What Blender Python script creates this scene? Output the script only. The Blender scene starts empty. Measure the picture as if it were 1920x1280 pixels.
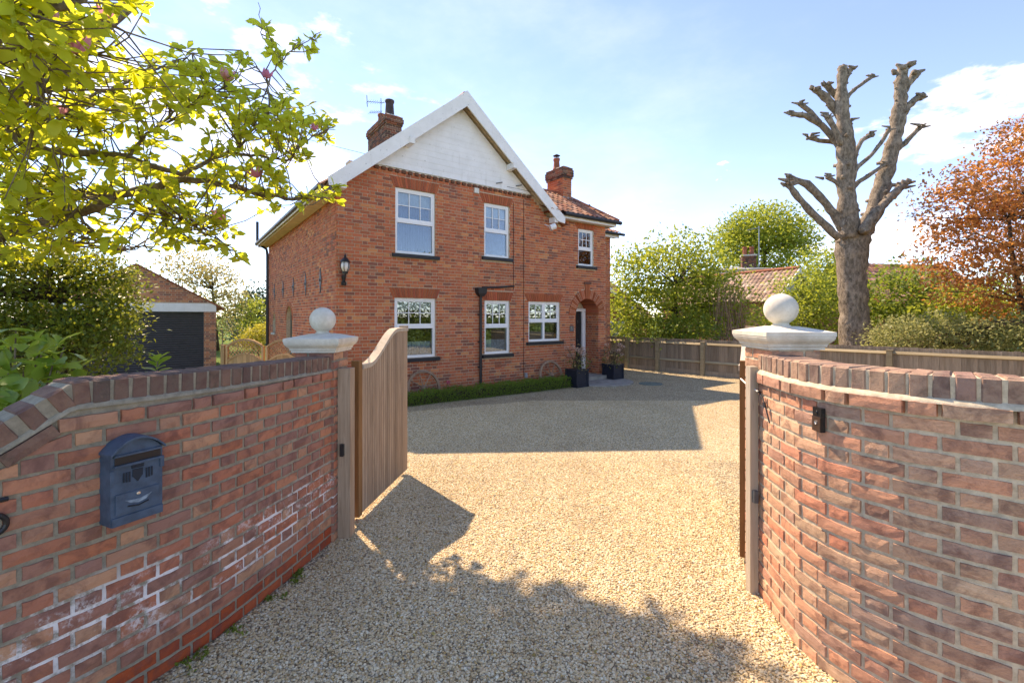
import bpy, bmesh, math, random
import numpy as np
from mathutils import Vector, Matrix, Euler
R = math.radians
random.seed(7); np.random.seed(7)
SC = bpy.context.scene
COL = SC.collection

# ------------------------------------------------------------------ camera, sky, sun, exposure
EYE = 1.87
cam_d = bpy.data.cameras.new('camera'); cam = bpy.data.objects.new('camera', cam_d); COL.objects.link(cam)
cam.location = (0, 0, EYE); cam.rotation_euler = (R(90), 0, 0)
cam_d.lens = 16.0; cam_d.sensor_width = 36.0; cam_d.shift_y = -47 / 1920; cam_d.clip_start = 0.05; cam_d.clip_end = 3000
SC.camera = cam
FPX = 853.3
def W(px, py, Y):
    "point at depth Y that the photograph shows at pixel px, py"
    return Vector(((px - 960) / FPX * Y, Y, EYE + (593 - py) / FPX * Y))

TRAVEL = Vector((0.51, -0.645, -1.0)).normalized()
SUN_EL = math.asin(-TRAVEL.z); SUN_AZ = math.atan2(-TRAVEL.x, -TRAVEL.y)
sun_d = bpy.data.lights.new('sun', 'SUN'); sun = bpy.data.objects.new('sun', sun_d); COL.objects.link(sun)
sun_d.energy = 3.0; sun_d.angle = R(0.53); sun_d.color = (1.0, 0.90, 0.74)
sun.rotation_euler = TRAVEL.to_track_quat('-Z', 'Y').to_euler(); sun.location = (-10, 14, 20)
SC.view_settings.view_transform = 'Standard'; SC.view_settings.look = 'None'
SC.view_settings.exposure = 1.6
SC.cycles.diffuse_bounces = 8; SC.cycles.transparent_max_bounces = 12; SC.view_settings.gamma = 1.0
SC.view_settings.use_white_balance = True; SC.view_settings.white_balance_temperature = 8300; SC.view_settings.white_balance_tint = 19

world = bpy.data.worlds.new('World'); SC.world = world; world.use_nodes = True
wn, wl = world.node_tree.nodes, world.node_tree.links
for n in list(wn): wn.remove(n)
def wnode(t, **k):
    n = wn.new(t)
    for a, b in k.items(): setattr(n, a, b)
    return n
w_out = wnode('ShaderNodeOutputWorld'); w_bg = wnode('ShaderNodeBackground'); w_bg.inputs[1].default_value = 0.15
w_sky = wnode('ShaderNodeTexSky', sky_type='NISHITA', sun_disc=False)
w_sky.sun_elevation = SUN_EL; w_sky.sun_rotation = SUN_AZ
w_sky.altitude = 3300; w_sky.air_density = 1.0; w_sky.dust_density = 0.0; w_sky.ozone_density = 3.8
w_tc = wnode('ShaderNodeTexCoord')
def wmath(op, a, b=None, c=None):
    n = wnode('ShaderNodeMath', operation=op)
    for i, v in enumerate((a, b, c)):
        if v is None: continue
        if isinstance(v, (int, float)): n.inputs[i].default_value = v
        else: wl.new(v, n.inputs[i])
    return n.outputs[0]
w_noise = wnode('ShaderNodeTexNoise'); w_noise.inputs['Scale'].default_value = 7.0; w_noise.inputs['Detail'].default_value = 8; w_noise.inputs['Roughness'].default_value = 0.6
w_map = wnode('ShaderNodeMapping'); w_map.inputs['Scale'].default_value = (1, 1, 2.2)
wl.new(w_tc.outputs['Generated'], w_map.inputs[0]); wl.new(w_map.outputs[0], w_noise.inputs['Vector'])
w_fine = wnode('ShaderNodeTexNoise'); w_fine.inputs['Scale'].default_value = 26.0; w_fine.inputs['Detail'].default_value = 8; w_fine.inputs['Roughness'].default_value = 0.6; wl.new(w_map.outputs[0], w_fine.inputs['Vector'])
def cloud(px, py, rx, ry, strength):
    d = Vector(((px - 960) / FPX, 1, (593 - py) / FPX)).normalized()
    side = Vector((d.y, -d.x, 0)).normalized(); up = side.cross(d)
    sub = wnode('ShaderNodeVectorMath', operation='SUBTRACT'); wl.new(w_tc.outputs['Generated'], sub.inputs[0]); sub.inputs[1].default_value = d
    def dot(v, s):
        n = wnode('ShaderNodeVectorMath', operation='DOT_PRODUCT'); wl.new(sub.outputs[0], n.inputs[0]); n.inputs[1].default_value = v * s
        return n.outputs['Value']
    a = dot(side, 1 / rx); b = dot(up, 1 / ry); c = dot(d, 1.0)
    rr = wmath('SQRT', wmath('ADD', wmath('MULTIPLY', a, a), wmath('ADD', wmath('MULTIPLY', b, b), wmath('MULTIPLY', c, c))))
    fall = wmath('SUBTRACT', 1.0, rr)
    m = wmath('ADD', wmath('MULTIPLY', fall, 0.42), wmath('MULTIPLY', wmath('SUBTRACT', (w_noise if rx > .1 else w_fine).outputs[0], 0.55), 2.1))
    mr = wnode('ShaderNodeMapRange', interpolation_type='SMOOTHSTEP'); wl.new(m, mr.inputs[0])
    mr.inputs[1].default_value = 0.0; mr.inputs[2].default_value = 0.5; mr.inputs[3].default_value = 0; mr.inputs[4].default_value = strength
    return mr.outputs[0]
masks = [cloud(1740, 248, 0.2, 0.065, 0.8), cloud(1185, 398, 0.07, 0.022, 0.85), cloud(1366, 322, 0.03, 0.02, 0.7), cloud(1600, 455, 0.2, 0.06, 0.6), cloud(1290, 425, 0.12, 0.02, 0.4),
         cloud(250, 150, 0.5, 0.2, 0.35)]
# thin high cloud everywhere else in the sky, sparse
w_n2 = wnode('ShaderNodeTexNoise'); w_n2.inputs['Scale'].default_value = 2.3; w_n2.inputs['Detail'].default_value = 9; w_n2.inputs['Roughness'].default_value = 0.62
wl.new(w_map.outputs[0], w_n2.inputs['Vector'])
mr2 = wnode('ShaderNodeMapRange', interpolation_type='SMOOTHSTEP'); wl.new(w_n2.outputs[0], mr2.inputs[0])
mr2.inputs[1].default_value = 0.42; mr2.inputs[2].default_value = 0.8; mr2.inputs[4].default_value = 0.07
tot = mr2.outputs[0]
for m in masks: tot = wmath('MAXIMUM', tot, m)
w_mix = wnode('ShaderNodeMixRGB'); wl.new(tot, w_mix.inputs[0]); wl.new(w_sky.outputs[0], w_mix.inputs[1]); w_mix.inputs[2].default_value = (7.5, 7.6, 7.8, 1)
wl.new(w_mix.outputs[0], w_bg.inputs[0]); wl.new(w_bg.outputs[0], w_out.inputs[0])

# ------------------------------------------------------------------ materials
class Mat:
    def __init__(s, name):
        s.m = bpy.data.materials.new(name); s.m.use_nodes = True
        s.n = s.m.node_tree.nodes; s.l = s.m.node_tree.links
        s.bsdf = s.n['Principled BSDF']; s.out = s.n['Material Output']
    def node(s, t, **k):
        n = s.n.new(t)
        for a, b in k.items(): setattr(n, a, b)
        return n
    def put(s, inp, v):
        if hasattr(v, 'is_linked') or isinstance(v, bpy.types.NodeSocket): s.l.new(v, inp)
        else: inp.default_value = v
    def coord(s, kind='Object'):
        if kind == 'World': return s.node('ShaderNodeNewGeometry').outputs['Position']
        return s.node('ShaderNodeTexCoord').outputs[kind]
    def noise(s, scale, detail=4, rough=0.55, vec=None, dist=0):
        n = s.node('ShaderNodeTexNoise'); n.inputs['Scale'].default_value = scale; n.inputs['Detail'].default_value = detail
        n.inputs['Roughness'].default_value = rough; n.inputs['Distortion'].default_value = dist
        if vec is not None: s.l.new(vec, n.inputs['Vector'])
        return n.outputs[0]
    def mapping(s, vec, scale=(1, 1, 1), loc=(0, 0, 0), rot=(0, 0, 0)):
        n = s.node('ShaderNodeMapping'); s.l.new(vec, n.inputs[0]); n.inputs['Scale'].default_value = scale; n.inputs['Location'].default_value = loc; n.inputs['Rotation'].default_value = rot
        return n.outputs[0]
    def ramp(s, fac, stops, mode='LINEAR'):
        n = s.node('ShaderNodeValToRGB'); s.l.new(fac, n.inputs[0]); cr = n.color_ramp; cr.interpolation = mode
        while len(cr.elements) < len(stops): cr.elements.new(0.5)
        for e, (p, c) in zip(cr.elements, stops): e.position = p; e.color = (*c, 1) if len(c) == 3 else c
        return n.outputs[0]
    def mix(s, fac, a, b, mode='MIX'):
        n = s.node('ShaderNodeMixRGB', blend_type=mode)
        for i, v in zip(n.inputs, (fac, a, b)):
            if isinstance(v, bpy.types.NodeSocket): s.l.new(v, i)
            elif isinstance(v, (int, float)): i.default_value = v
            else: i.default_value = (*v, 1) if len(v) == 3 else v
        return n.outputs[0]
    def math(s, op, a, b=None):
        n = s.node('ShaderNodeMath', operation=op)
        for i, v in enumerate((a, b)):
            if v is None: continue
            if isinstance(v, bpy.types.NodeSocket): s.l.new(v, n.inputs[i])
            else: n.inputs[i].default_value = v
        return n.outputs[0]
    def rng(s, v, a, b, c=0.0, d=1.0):
        n = s.node('ShaderNodeMapRange', interpolation_type='SMOOTHSTEP'); s.l.new(v, n.inputs[0])
        for i, x in enumerate((a, b, c, d)): n.inputs[i + 1].default_value = x
        return n.outputs[0]
    def sep(s, v):
        n = s.node('ShaderNodeSeparateXYZ'); s.l.new(v, n.inputs[0]); return n.outputs
    def bump(s, h, strength=0.4, dist=0.01):
        n = s.node('ShaderNodeBump'); n.inputs['Strength'].default_value = strength; n.inputs['Distance'].default_value = dist
        s.l.new(h, n.inputs['Height']); s.l.new(n.outputs[0], s.bsdf.inputs['Normal']); return n.outputs[0]
    def fin(s, color=None, rough=0.8, spec=0.3, metal=0.0):
        if color is not None:
            if isinstance(color, bpy.types.NodeSocket): s.l.new(color, s.bsdf.inputs['Base Color'])
            else: s.bsdf.inputs['Base Color'].default_value = (*color, 1)
        if isinstance(rough, bpy.types.NodeSocket): s.l.new(rough, s.bsdf.inputs['Roughness'])
        else: s.bsdf.inputs['Roughness'].default_value = rough
        s.bsdf.inputs['Specular IOR Level'].default_value = spec; s.bsdf.inputs['Metallic'].default_value = metal
        return s.m
M = {}
def plain(name, col, rough=0.7, spec=0.3, metal=0.0, var=0.12, scale=6, bump=0.0, bscale=60):
    k = Mat(name); v = k.coord('Object')
    n = k.noise(scale, 5, 0.6, v)
    c = k.mix(k.rng(n, 0.3, 0.7), tuple(x * (1 - var) for x in col), tuple(min(1, x * (1 + var)) for x in col))
    if bump: k.bump(k.noise(bscale, 4, 0.6, v), bump, 0.004)
    M[name] = k.fin(c, rough, spec, metal); return M[name]

def brick_material(name, stops, rough_bump=0.5, efflor=False, crease=False, moss=False):
    "one colour for each brick object, grain and wear inside it"
    k = Mat(name); oi = k.node('ShaderNodeObjectInfo'); ob = k.coord('Object'); wp = k.coord('World')
    off = k.node('ShaderNodeVectorMath', operation='ADD'); k.l.new(ob, off.inputs[0])
    sc = k.node('ShaderNodeVectorMath', operation='SCALE'); sc.inputs[0].default_value = (31, 17, 23); k.l.new(oi.outputs['Random'], sc.inputs['Scale']); k.l.new(sc.outputs[0], off.inputs[1])
    v = off.outputs[0]
    c = k.ramp(oi.outputs['Random'], stops)
    n1 = k.noise(9, 5, 0.65, v, 0.6); n2 = k.noise(55, 5, 0.7, v)
    c = k.mix(k.rng(n1, 0.42, 0.68), c, k.mix(0.6, c, (0.13, 0.06, 0.055)))
    c = k.mix(k.rng(n1, 0.30, 0.12), c, k.mix(0.5, c, (0.50, 0.27, 0.17)))
    c = k.mix(k.math('MULTIPLY', k.rng(n2, 0.55, 0.75), 0.45), c, k.mix(0.5, c, (0.07, 0.045, 0.04)))
    c = k.mix(k.math('MULTIPLY', k.rng(n2, 0.42, 0.25), 0.35), c, k.mix(0.5, c, (0.55, 0.38, 0.28)))
    if efflor:
        z = k.sep(wp)
        band = k.rng(k.math('ABSOLUTE', k.math('SUBTRACT', z[2], 0.44)), 0.24, 0.05)
        e = k.noise(5.0, 8, 0.72, wp); e2 = k.noise(45, 4, 0.7, wp)
        f = k.math('MULTIPLY', band, k.rng(e, 0.51, 0.66)); f = k.math('MULTIPLY', f, k.rng(e2, 0.42, 0.58))
        c = k.mix(k.math('MULTIPLY', f, 0.85), c, (0.72, 0.70, 0.70))
    if moss:
        c = k.mix(k.math('MULTIPLY', k.rng(k.noise(14, 5, 0.7, v), 0.52, 0.72), 0.55), c, (0.075, 0.065, 0.05))
    h = k.math('ADD', k.math('MULTIPLY', k.noise(90, 6, 0.75, v), 0.7), k.math('MULTIPLY', k.noise(30, 4, 0.6, v, 0.3), 0.3))
    if crease:
        cr = k.noise(26, 5, 0.65, k.mapping(v, (0.7, 1, 1.9)), 1.2)
        cre = k.math('ABSOLUTE', k.math('SUBTRACT', cr, 0.5))
        h = k.math('ADD', h, k.math('MULTIPLY', k.rng(cre, 0.0, 0.05), 0.6))
    k.bump(h, rough_bump, 0.008)
    M[name] = k.fin(c, 0.88, 0.2); return M[name]
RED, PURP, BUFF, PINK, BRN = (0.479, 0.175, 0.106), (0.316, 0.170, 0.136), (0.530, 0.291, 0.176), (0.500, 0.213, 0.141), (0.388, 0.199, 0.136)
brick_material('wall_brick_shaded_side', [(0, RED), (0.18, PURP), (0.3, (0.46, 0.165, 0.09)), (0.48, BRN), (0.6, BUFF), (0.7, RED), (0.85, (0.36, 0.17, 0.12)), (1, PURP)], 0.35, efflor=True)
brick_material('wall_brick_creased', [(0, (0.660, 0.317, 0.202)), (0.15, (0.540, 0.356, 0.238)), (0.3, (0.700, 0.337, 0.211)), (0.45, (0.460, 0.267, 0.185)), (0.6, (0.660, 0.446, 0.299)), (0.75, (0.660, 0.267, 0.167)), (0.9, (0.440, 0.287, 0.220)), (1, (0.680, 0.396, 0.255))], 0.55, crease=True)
brick_material('coping_brick_buff_sunlit', [(0, (0.40, 0.26, 0.19)), (0.3, (0.28, 0.20, 0.16)), (0.6, (0.46, 0.30, 0.21)), (1, (0.34, 0.21, 0.17))], 1.0, moss=True)  # lighter coping for the right wall, sunlight put into the buff colour
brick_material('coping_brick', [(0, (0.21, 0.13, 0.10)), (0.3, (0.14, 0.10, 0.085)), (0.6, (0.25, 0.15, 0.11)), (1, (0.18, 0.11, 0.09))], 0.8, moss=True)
brick_material('plinth_brick', [(0, (0.42, 0.085, 0.03)), (0.5, (0.36, 0.07, 0.03)), (1, (0.46, 0.11, 0.045))], 0.2)

def mortar(name, col, efflor=False):
    k = Mat(name); wp = k.coord('World')
    n = k.noise(24, 6, 0.7, wp); c = k.mix(k.rng(n, 0.3, 0.7), tuple(x * 0.75 for x in col), tuple(x * 1.15 for x in col))
    if efflor:
        z = k.sep(wp); band = k.rng(k.math('ABSOLUTE', k.math('SUBTRACT', z[2], 0.44)), 0.30, 0.06)
        e = k.noise(4.2, 8, 0.7, wp); c = k.mix(k.math('MULTIPLY', band, k.rng(e, 0.45, 0.56)), c, (0.80, 0.79, 0.80))
    k.bump(k.noise(120, 5, 0.7, wp), 0.6, 0.004)
    M[name] = k.fin(c, 0.95, 0.1); return M[name]
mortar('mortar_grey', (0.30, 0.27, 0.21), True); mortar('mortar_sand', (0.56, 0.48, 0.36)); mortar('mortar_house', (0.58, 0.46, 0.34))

def attr_brick(name, bump=0.4, dark=(0.10, 0.05, 0.04)):
    k = Mat(name); a = k.node('ShaderNodeVertexColor'); a.layer_name = 'Col'; ob = k.coord('Object')
    n = k.noise(30, 5, 0.7, ob); n3 = k.noise(0.9, 5, 0.6, ob)
    c = k.mix(k.math('MULTIPLY', k.rng(n, 0.5, 0.75), 0.5), a.outputs[0], k.mix(0.5, a.outputs[0], dark))
    c = k.mix(k.math('MULTIPLY', k.rng(n3, 0.52, 0.75), 0.45), c, k.mix(0.5, c, dark))
    sk = k.noise(2.2, 6, 0.65, k.mapping(ob, (1.6, 1.6, 0.16))); c = k.mix(k.math('MULTIPLY', k.rng(sk, 0.54, 0.76), 0.3), c, k.mix(0.55, c, dark))
    k.bump(n, bump, 0.006)
    M[name] = k.fin(c, 0.88, 0.2); return M[name]
attr_brick('house_brick'); attr_brick('roof_tile', 0.6, (0.08, 0.06, 0.05))

def wood(name, a, b, axis=2, rough=0.8, scale=1.0):
    k = Mat(name); ob = k.coord('Object'); oi = k.node('ShaderNodeObjectInfo')
    add = k.node('ShaderNodeVectorMath', operation='ADD'); k.l.new(ob, add.inputs[0])
    sc = k.node('ShaderNodeVectorMath', operation='SCALE'); sc.inputs[0].default_value = (7, 5, 11); k.l.new(oi.outputs['Random'], sc.inputs['Scale']); k.l.new(sc.outputs[0], add.inputs[1])
    s = [28 * scale] * 3; s[axis] = 1.6 * scale
    v = k.mapping(add.outputs[0], tuple(s))
    g = k.noise(1.0, 6, 0.65, v, 0.8); g2 = k.noise(3.2, 4, 0.6, v, 0.3)
    c = k.mix(k.rng(g, 0.3, 0.72), a, b)
    c = k.mix(k.math('MULTIPLY', k.rng(g2, 0.55, 0.8), 0.5), c, tuple(x * 0.45 for x in a))
    br = k.node('ShaderNodeHueSaturation'); k.l.new(c, br.inputs['Color'])
    k.l.new(k.rng(oi.outputs['Random'], 0, 1, 0.82, 1.15), br.inputs['Value'])
    k.bump(g2, 0.35, 0.004)
    M[name] = k.fin(br.outputs[0], rough, 0.2); return M[name]
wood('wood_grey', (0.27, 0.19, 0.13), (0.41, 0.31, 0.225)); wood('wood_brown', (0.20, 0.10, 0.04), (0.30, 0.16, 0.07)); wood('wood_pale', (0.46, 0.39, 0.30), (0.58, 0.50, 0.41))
wood('wood_fence', (0.22, 0.17, 0.125), (0.32, 0.26, 0.20)); wood('wood_rail', (0.28, 0.22, 0.13), (0.40, 0.33, 0.22), 0); wood('wood_lattice', (0.40, 0.23, 0.11), (0.52, 0.33, 0.18)); wood('wood_wheel', (0.24, 0.15, 0.10), (0.36, 0.25, 0.18))
plain('white_paint', (0.74, 0.74, 0.73), 0.5, 0.4, var=0.05); plain('white_plastic', (0.82, 0.83, 0.84), 0.3, 0.5, var=0.02)
plain('soffit_cream', (0.62, 0.50, 0.36), 0.7, var=0.15); plain('black_metal', (0.012, 0.013, 0.016), 0.4, 0.5); plain('sill_black', (0.018, 0.019, 0.024), 0.5, 0.4)
plain('slate_blue', (0.05, 0.088, 0.14), 0.55, 0.4, var=0.25, scale=14, bump=0.25, bscale=40); plain('blue_worn', (0.20, 0.27, 0.34), 0.8, 0.2, var=0.4, scale=30)
plain('gutter_black', (0.02, 0.021, 0.025), 0.45, 0.4); plain('lead', (0.30, 0.31, 0.33), 0.6, 0.4); plain('terracotta', (0.30, 0.10, 0.055), 0.8, var=0.3); plain('sooty_pot', (0.07, 0.05, 0.05), 0.85, var=0.3)
plain('shutter_dark', (0.07, 0.064, 0.066), 0.5, 0.4, var=0.1); plain('planter_navy', (0.017, 0.022, 0.036), 0.5, 0.4); plain('plaque_grey', (0.12, 0.12, 0.12), 0.5)
plain('iron_grey', (0.11, 0.12, 0.13), 0.6, 0.4, var=0.3); plain('galvanised', (0.32, 0.34, 0.37), 0.45, 0.5, 0.6); plain('glass_white', (0.75, 0.73, 0.68), 0.2, 0.5)
plain('blind_white', (0.70, 0.68, 0.62), 0.8); plain('paving', (0.30, 0.28, 0.25), 0.9, 0.2, var=0.2, scale=5, bump=0.4); plain('curtain_blue', (0.05, 0.11, 0.19), 0.9, var=0.25, scale=3); plain('interior', (0.16, 0.13, 0.11), 0.9); plain('net_curtain', (0.50, 0.54, 0.58), 0.9, var=0.3, scale=18)
plain('bronze', (0.06, 0.032, 0.022), 0.35, 0.5); plain('black_plastic', (0.012, 0.012, 0.014), 0.25, 0.5); plain('cord_white', (0.75, 0.73, 0.68), 0.8); plain('silver', (0.7, 0.7, 0.72), 0.25, 0.5, 0.9)
plain('green_door', (0.10, 0.13, 0.10), 0.5); plain('stone_pale', (0.50, 0.48, 0.43), 0.85, var=0.2, scale=10, bump=0.4); plain('wood_dead', (0.10, 0.07, 0.05), 0.9)
plain('render_white', (0.72, 0.72, 0.72), 0.8, var=0.06); plain('soil', (0.07, 0.05, 0.035), 0.95, var=0.3, scale=12, bump=0.8, bscale=20); plain('cable_black', (0.02, 0.02, 0.022), 0.6)
plain('dry_flower', (0.50, 0.33, 0.26), 0.9, var=0.35, scale=20); plain('pink_petal', (0.62, 0.12, 0.20), 0.6, var=0.2); plain('cover_green', (0.13, 0.17, 0.15), 0.7, var=0.25, scale=25)
plain('emblem_dark', (0.018, 0.027, 0.042), 0.6, 0.3)
def weathered_paint():
    k = Mat('white_paint'); ob = k.coord('Object'); c = k.mix(k.rng(k.noise(3, 5, 0.6, ob), 0.3, 0.7), (0.76, 0.76, 0.76), (0.84, 0.84, 0.85))
    st = k.noise(9, 6, 0.65, k.mapping(ob, (1, 1, 0.12))); c = k.mix(k.math('MULTIPLY', k.rng(st, 0.56, 0.78), 0.35), c, (0.46, 0.45, 0.42))
    c = k.mix(k.math('MULTIPLY', k.rng(k.noise(26, 3, 0.5, ob), 0.68, 0.74), 0.7), c, (0.12, 0.11, 0.10)); k.bump(st, 0.15, 0.004); M['white_paint'] = k.fin(c, 0.6, 0.3)
weathered_paint()
def cast_stone():
    k = Mat('cast_stone'); wp = k.coord('World'); n = k.noise(9, 6, 0.7, wp); n2 = k.noise(120, 5, 0.7, wp); n4 = k.noise(2.5, 5, 0.6, k.mapping(wp, (1, 1, 0.4)))
    c = k.mix(k.rng(n, 0.35, 0.7), (0.60, 0.56, 0.48), (0.74, 0.71, 0.63))
    c = k.mix(k.math('MULTIPLY', k.rng(n4, 0.48, 0.70), 0.5), c, (0.34, 0.31, 0.24)); c = k.mix(k.math('MULTIPLY', k.rng(n2, 0.56, 0.72), 0.45), c, (0.25, 0.24, 0.2))
    k.bump(n2, 0.25, 0.003); M['cast_stone'] = k.fin(c, 0.9, 0.15)
cast_stone()
def glass():
    k = Mat('window_glass'); fr = k.node('ShaderNodeFresnel'); fr.inputs[0].default_value = 1.5
    gl = k.node('ShaderNodeBsdfGlossy'); gl.inputs['Roughness'].default_value = 0.01; gl.inputs['Color'].default_value = (0.9, 0.95, 1, 1)
    tr = k.node('ShaderNodeBsdfTransparent'); tr.inputs['Color'].default_value = (0.78, 0.84, 0.86, 1)
    mx = k.node('ShaderNodeMixShader'); k.l.new(k.math('ADD', k.math('MULTIPLY', fr.outputs[0], 1.5), 0.05), mx.inputs[0]); k.l.new(tr.outputs[0], mx.inputs[1]); k.l.new(gl.outputs[0], mx.inputs[2])
    k.l.new(mx.outputs[0], k.out.inputs['Surface']); M['window_glass'] = k.m
glass()
def bark(name, a, b, scale=8, bump=0.9):
    k = Mat(name); ob = k.coord('Object'); v = k.mapping(ob, (1, 1, 0.45)); n = k.noise(scale, 7, 0.7, v, 0.5); n2 = k.noise(scale * 0.25, 4, 0.6, ob)
    c = k.mix(k.rng(n, 0.3, 0.7), a, b); c = k.mix(k.math('MULTIPLY', k.rng(n2, 0.5, 0.7), 0.5), c, tuple(x * 1.5 for x in b))
    k.bump(n, bump, 0.04); M[name] = k.fin(c, 0.92, 0.15)
bark('bark_magnolia', (0.12, 0.09, 0.065), (0.26, 0.21, 0.15), 30, 0.5); bark('bark_pollard', (0.10, 0.08, 0.06), (0.34, 0.28, 0.22), 14, 1.0); bark('bark_dark', (0.05, 0.036, 0.028), (0.11, 0.085, 0.065), 20)
def leaf(name, a, b, trans=0.45, tcol=None, rough=0.5, gloss=0.35):
    "green on top, light shines through from behind; attribute rnd varies each leaf"
    k = Mat(name); at = k.node('ShaderNodeAttribute'); at.attribute_name = 'rnd'; oi = k.node('ShaderNodeObjectInfo')
    f = k.math('FRACT', k.math('ADD', at.outputs['Fac'], oi.outputs['Random']))
    c = k.ramp(f, [(0, a), (0.55, tuple((x + y) / 2 for x, y in zip(a, b))), (1, b)])
    k.fin(c, rough, gloss)
    tl = k.node('ShaderNodeBsdfTranslucent')
    tc = tcol or tuple(min(1, x * 1.8) for x in b)
    k.l.new(k.mix(0.65, c, tc), tl.inputs['Color'])
    mx = k.node('ShaderNodeMixShader'); mx.inputs[0].default_value = trans; k.l.new(k.bsdf.outputs[0], mx.inputs[1]); k.l.new(tl.outputs[0], mx.inputs[2]); k.l.new(mx.outputs[0], k.out.inputs['Surface'])
    M[name] = k.m
leaf('leaf_magnolia', (0.27, 0.37, 0.05), (0.44, 0.48, 0.06), 0.62, (0.95, 0.92, 0.06)); leaf('leaf_laurel', (0.12, 0.24, 0.04), (0.25, 0.38, 0.06), 0.5, (0.5, 0.62, 0.05), 0.35, 0.5)
leaf('leaf_evergreen', (0.06, 0.13, 0.022), (0.20, 0.27, 0.04), 0.42, (0.42, 0.42, 0.04), 0.4, 0.45); leaf('leaf_copper', (0.38, 0.125, 0.045), (0.56, 0.27, 0.09), 0.42, (0.80, 0.36, 0.08)); leaf('leaf_spring', (0.13, 0.20, 0.025), (0.28, 0.33, 0.05), 0.45, (0.6, 0.64, 0.08))
leaf('leaf_mid', (0.08, 0.14, 0.02), (0.19, 0.25, 0.04), 0.42, (0.42, 0.5, 0.06)); leaf('leaf_yellow', (0.30, 0.28, 0.03), (0.48, 0.42, 0.06), 0.45, (0.7, 0.62, 0.08)); leaf('leaf_conifer', (0.02, 0.045, 0.022), (0.05, 0.085, 0.045), 0.2)
leaf('leaf_box', (0.09, 0.17, 0.025), (0.19, 0.29, 0.045), 0.4, (0.4, 0.55, 0.07)); leaf('leaf_sparse', (0.25, 0.21, 0.08), (0.42, 0.36, 0.13), 0.4); leaf('leaf_shrub', (0.13, 0.16, 0.045), (0.34, 0.34, 0.14), 0.4); leaf('leaf_dry', (0.18, 0.14, 0.07), (0.30, 0.24, 0.11), 0.3)
leaf('petal_magnolia', (0.62, 0.18, 0.32), (0.78, 0.42, 0.54), 0.4, (0.9, 0.4, 0.55))
def gravel_ground():
    k = Mat('gravel_ground'); wp = k.coord('World')
    vo = k.node('ShaderNodeTexVoronoi'); vo.inputs['Scale'].default_value = 60; k.l.new(wp, vo.inputs['Vector'])
    sp = k.node('ShaderNodeSeparateColor'); k.l.new(vo.outputs['Color'], sp.inputs[0])
    c = k.ramp(sp.outputs[0], [(0, (0.392, 0.264, 0.126)), (0.25, (0.576, 0.436, 0.244)), (0.5, (0.691, 0.561, 0.351)), (0.75, (0.750, 0.654, 0.457)), (0.9, (0.483, 0.401, 0.275)), (1, (0.807, 0.746, 0.583))])
    n = k.noise(1.3, 5, 0.6, wp); c = k.mix(k.math('MULTIPLY', k.rng(n, 0.45, 0.7), 0.3), c, (0.34, 0.25, 0.15))
    c = k.mix(k.math('MULTIPLY', k.rng(vo.outputs['Distance'], 0.35, 0.75), 0.75), c, (0.10, 0.075, 0.05))
    k.bump(k.math('SUBTRACT', 1.0, vo.outputs['Distance']), 0.9, 0.02); M['gravel_ground'] = k.fin(c, 0.9, 0.2)
    k = Mat('gravel_stone'); oi = k.node('ShaderNodeObjectInfo'); ob = k.coord('Object')
    c = k.ramp(oi.outputs['Random'], [(0, (0.300, 0.171, 0.074)), (0.06, (0.507, 0.356, 0.180)), (0.3, (0.668, 0.504, 0.286)), (0.5, (0.726, 0.596, 0.382)), (0.7, (0.783, 0.689, 0.487)), (0.8, (0.483, 0.414, 0.296)), (0.88, (0.599, 0.390, 0.137)), (1, (0.822, 0.792, 0.626))])
    c = k.mix(k.math('MULTIPLY', k.rng(k.noise(2.5, 4, 0.6, ob), 0.45, 0.7), 0.35), c, (0.30, 0.20, 0.11)); wp2 = k.coord('World'); c = k.mix(k.math('MULTIPLY', k.rng(k.noise(1.1, 5, 0.6, k.mapping(wp2, (1.6, 0.5, 1))), 0.44, 0.66), 0.42), c, k.mix(0.5, c, (0.30, 0.21, 0.12))); M['gravel_stone'] = k.fin(c, 0.75, 0.3)
gravel_ground()
def lawn_mat():
    k = Mat('lawn'); wp = k.coord('World'); n = k.noise(0.6, 6, 0.7, wp); n2 = k.noise(40, 4, 0.7, wp)
    c = k.mix(n, (0.05, 0.10, 0.015), (0.13, 0.20, 0.03)); c = k.mix(k.rng(n2, 0.4, 0.7), c, k.mix(0.5, c, (0.16, 0.17, 0.05))); k.bump(n2, 0.8, 0.03); M['lawn'] = k.fin(c, 0.95, 0.1)
lawn_mat()

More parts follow.
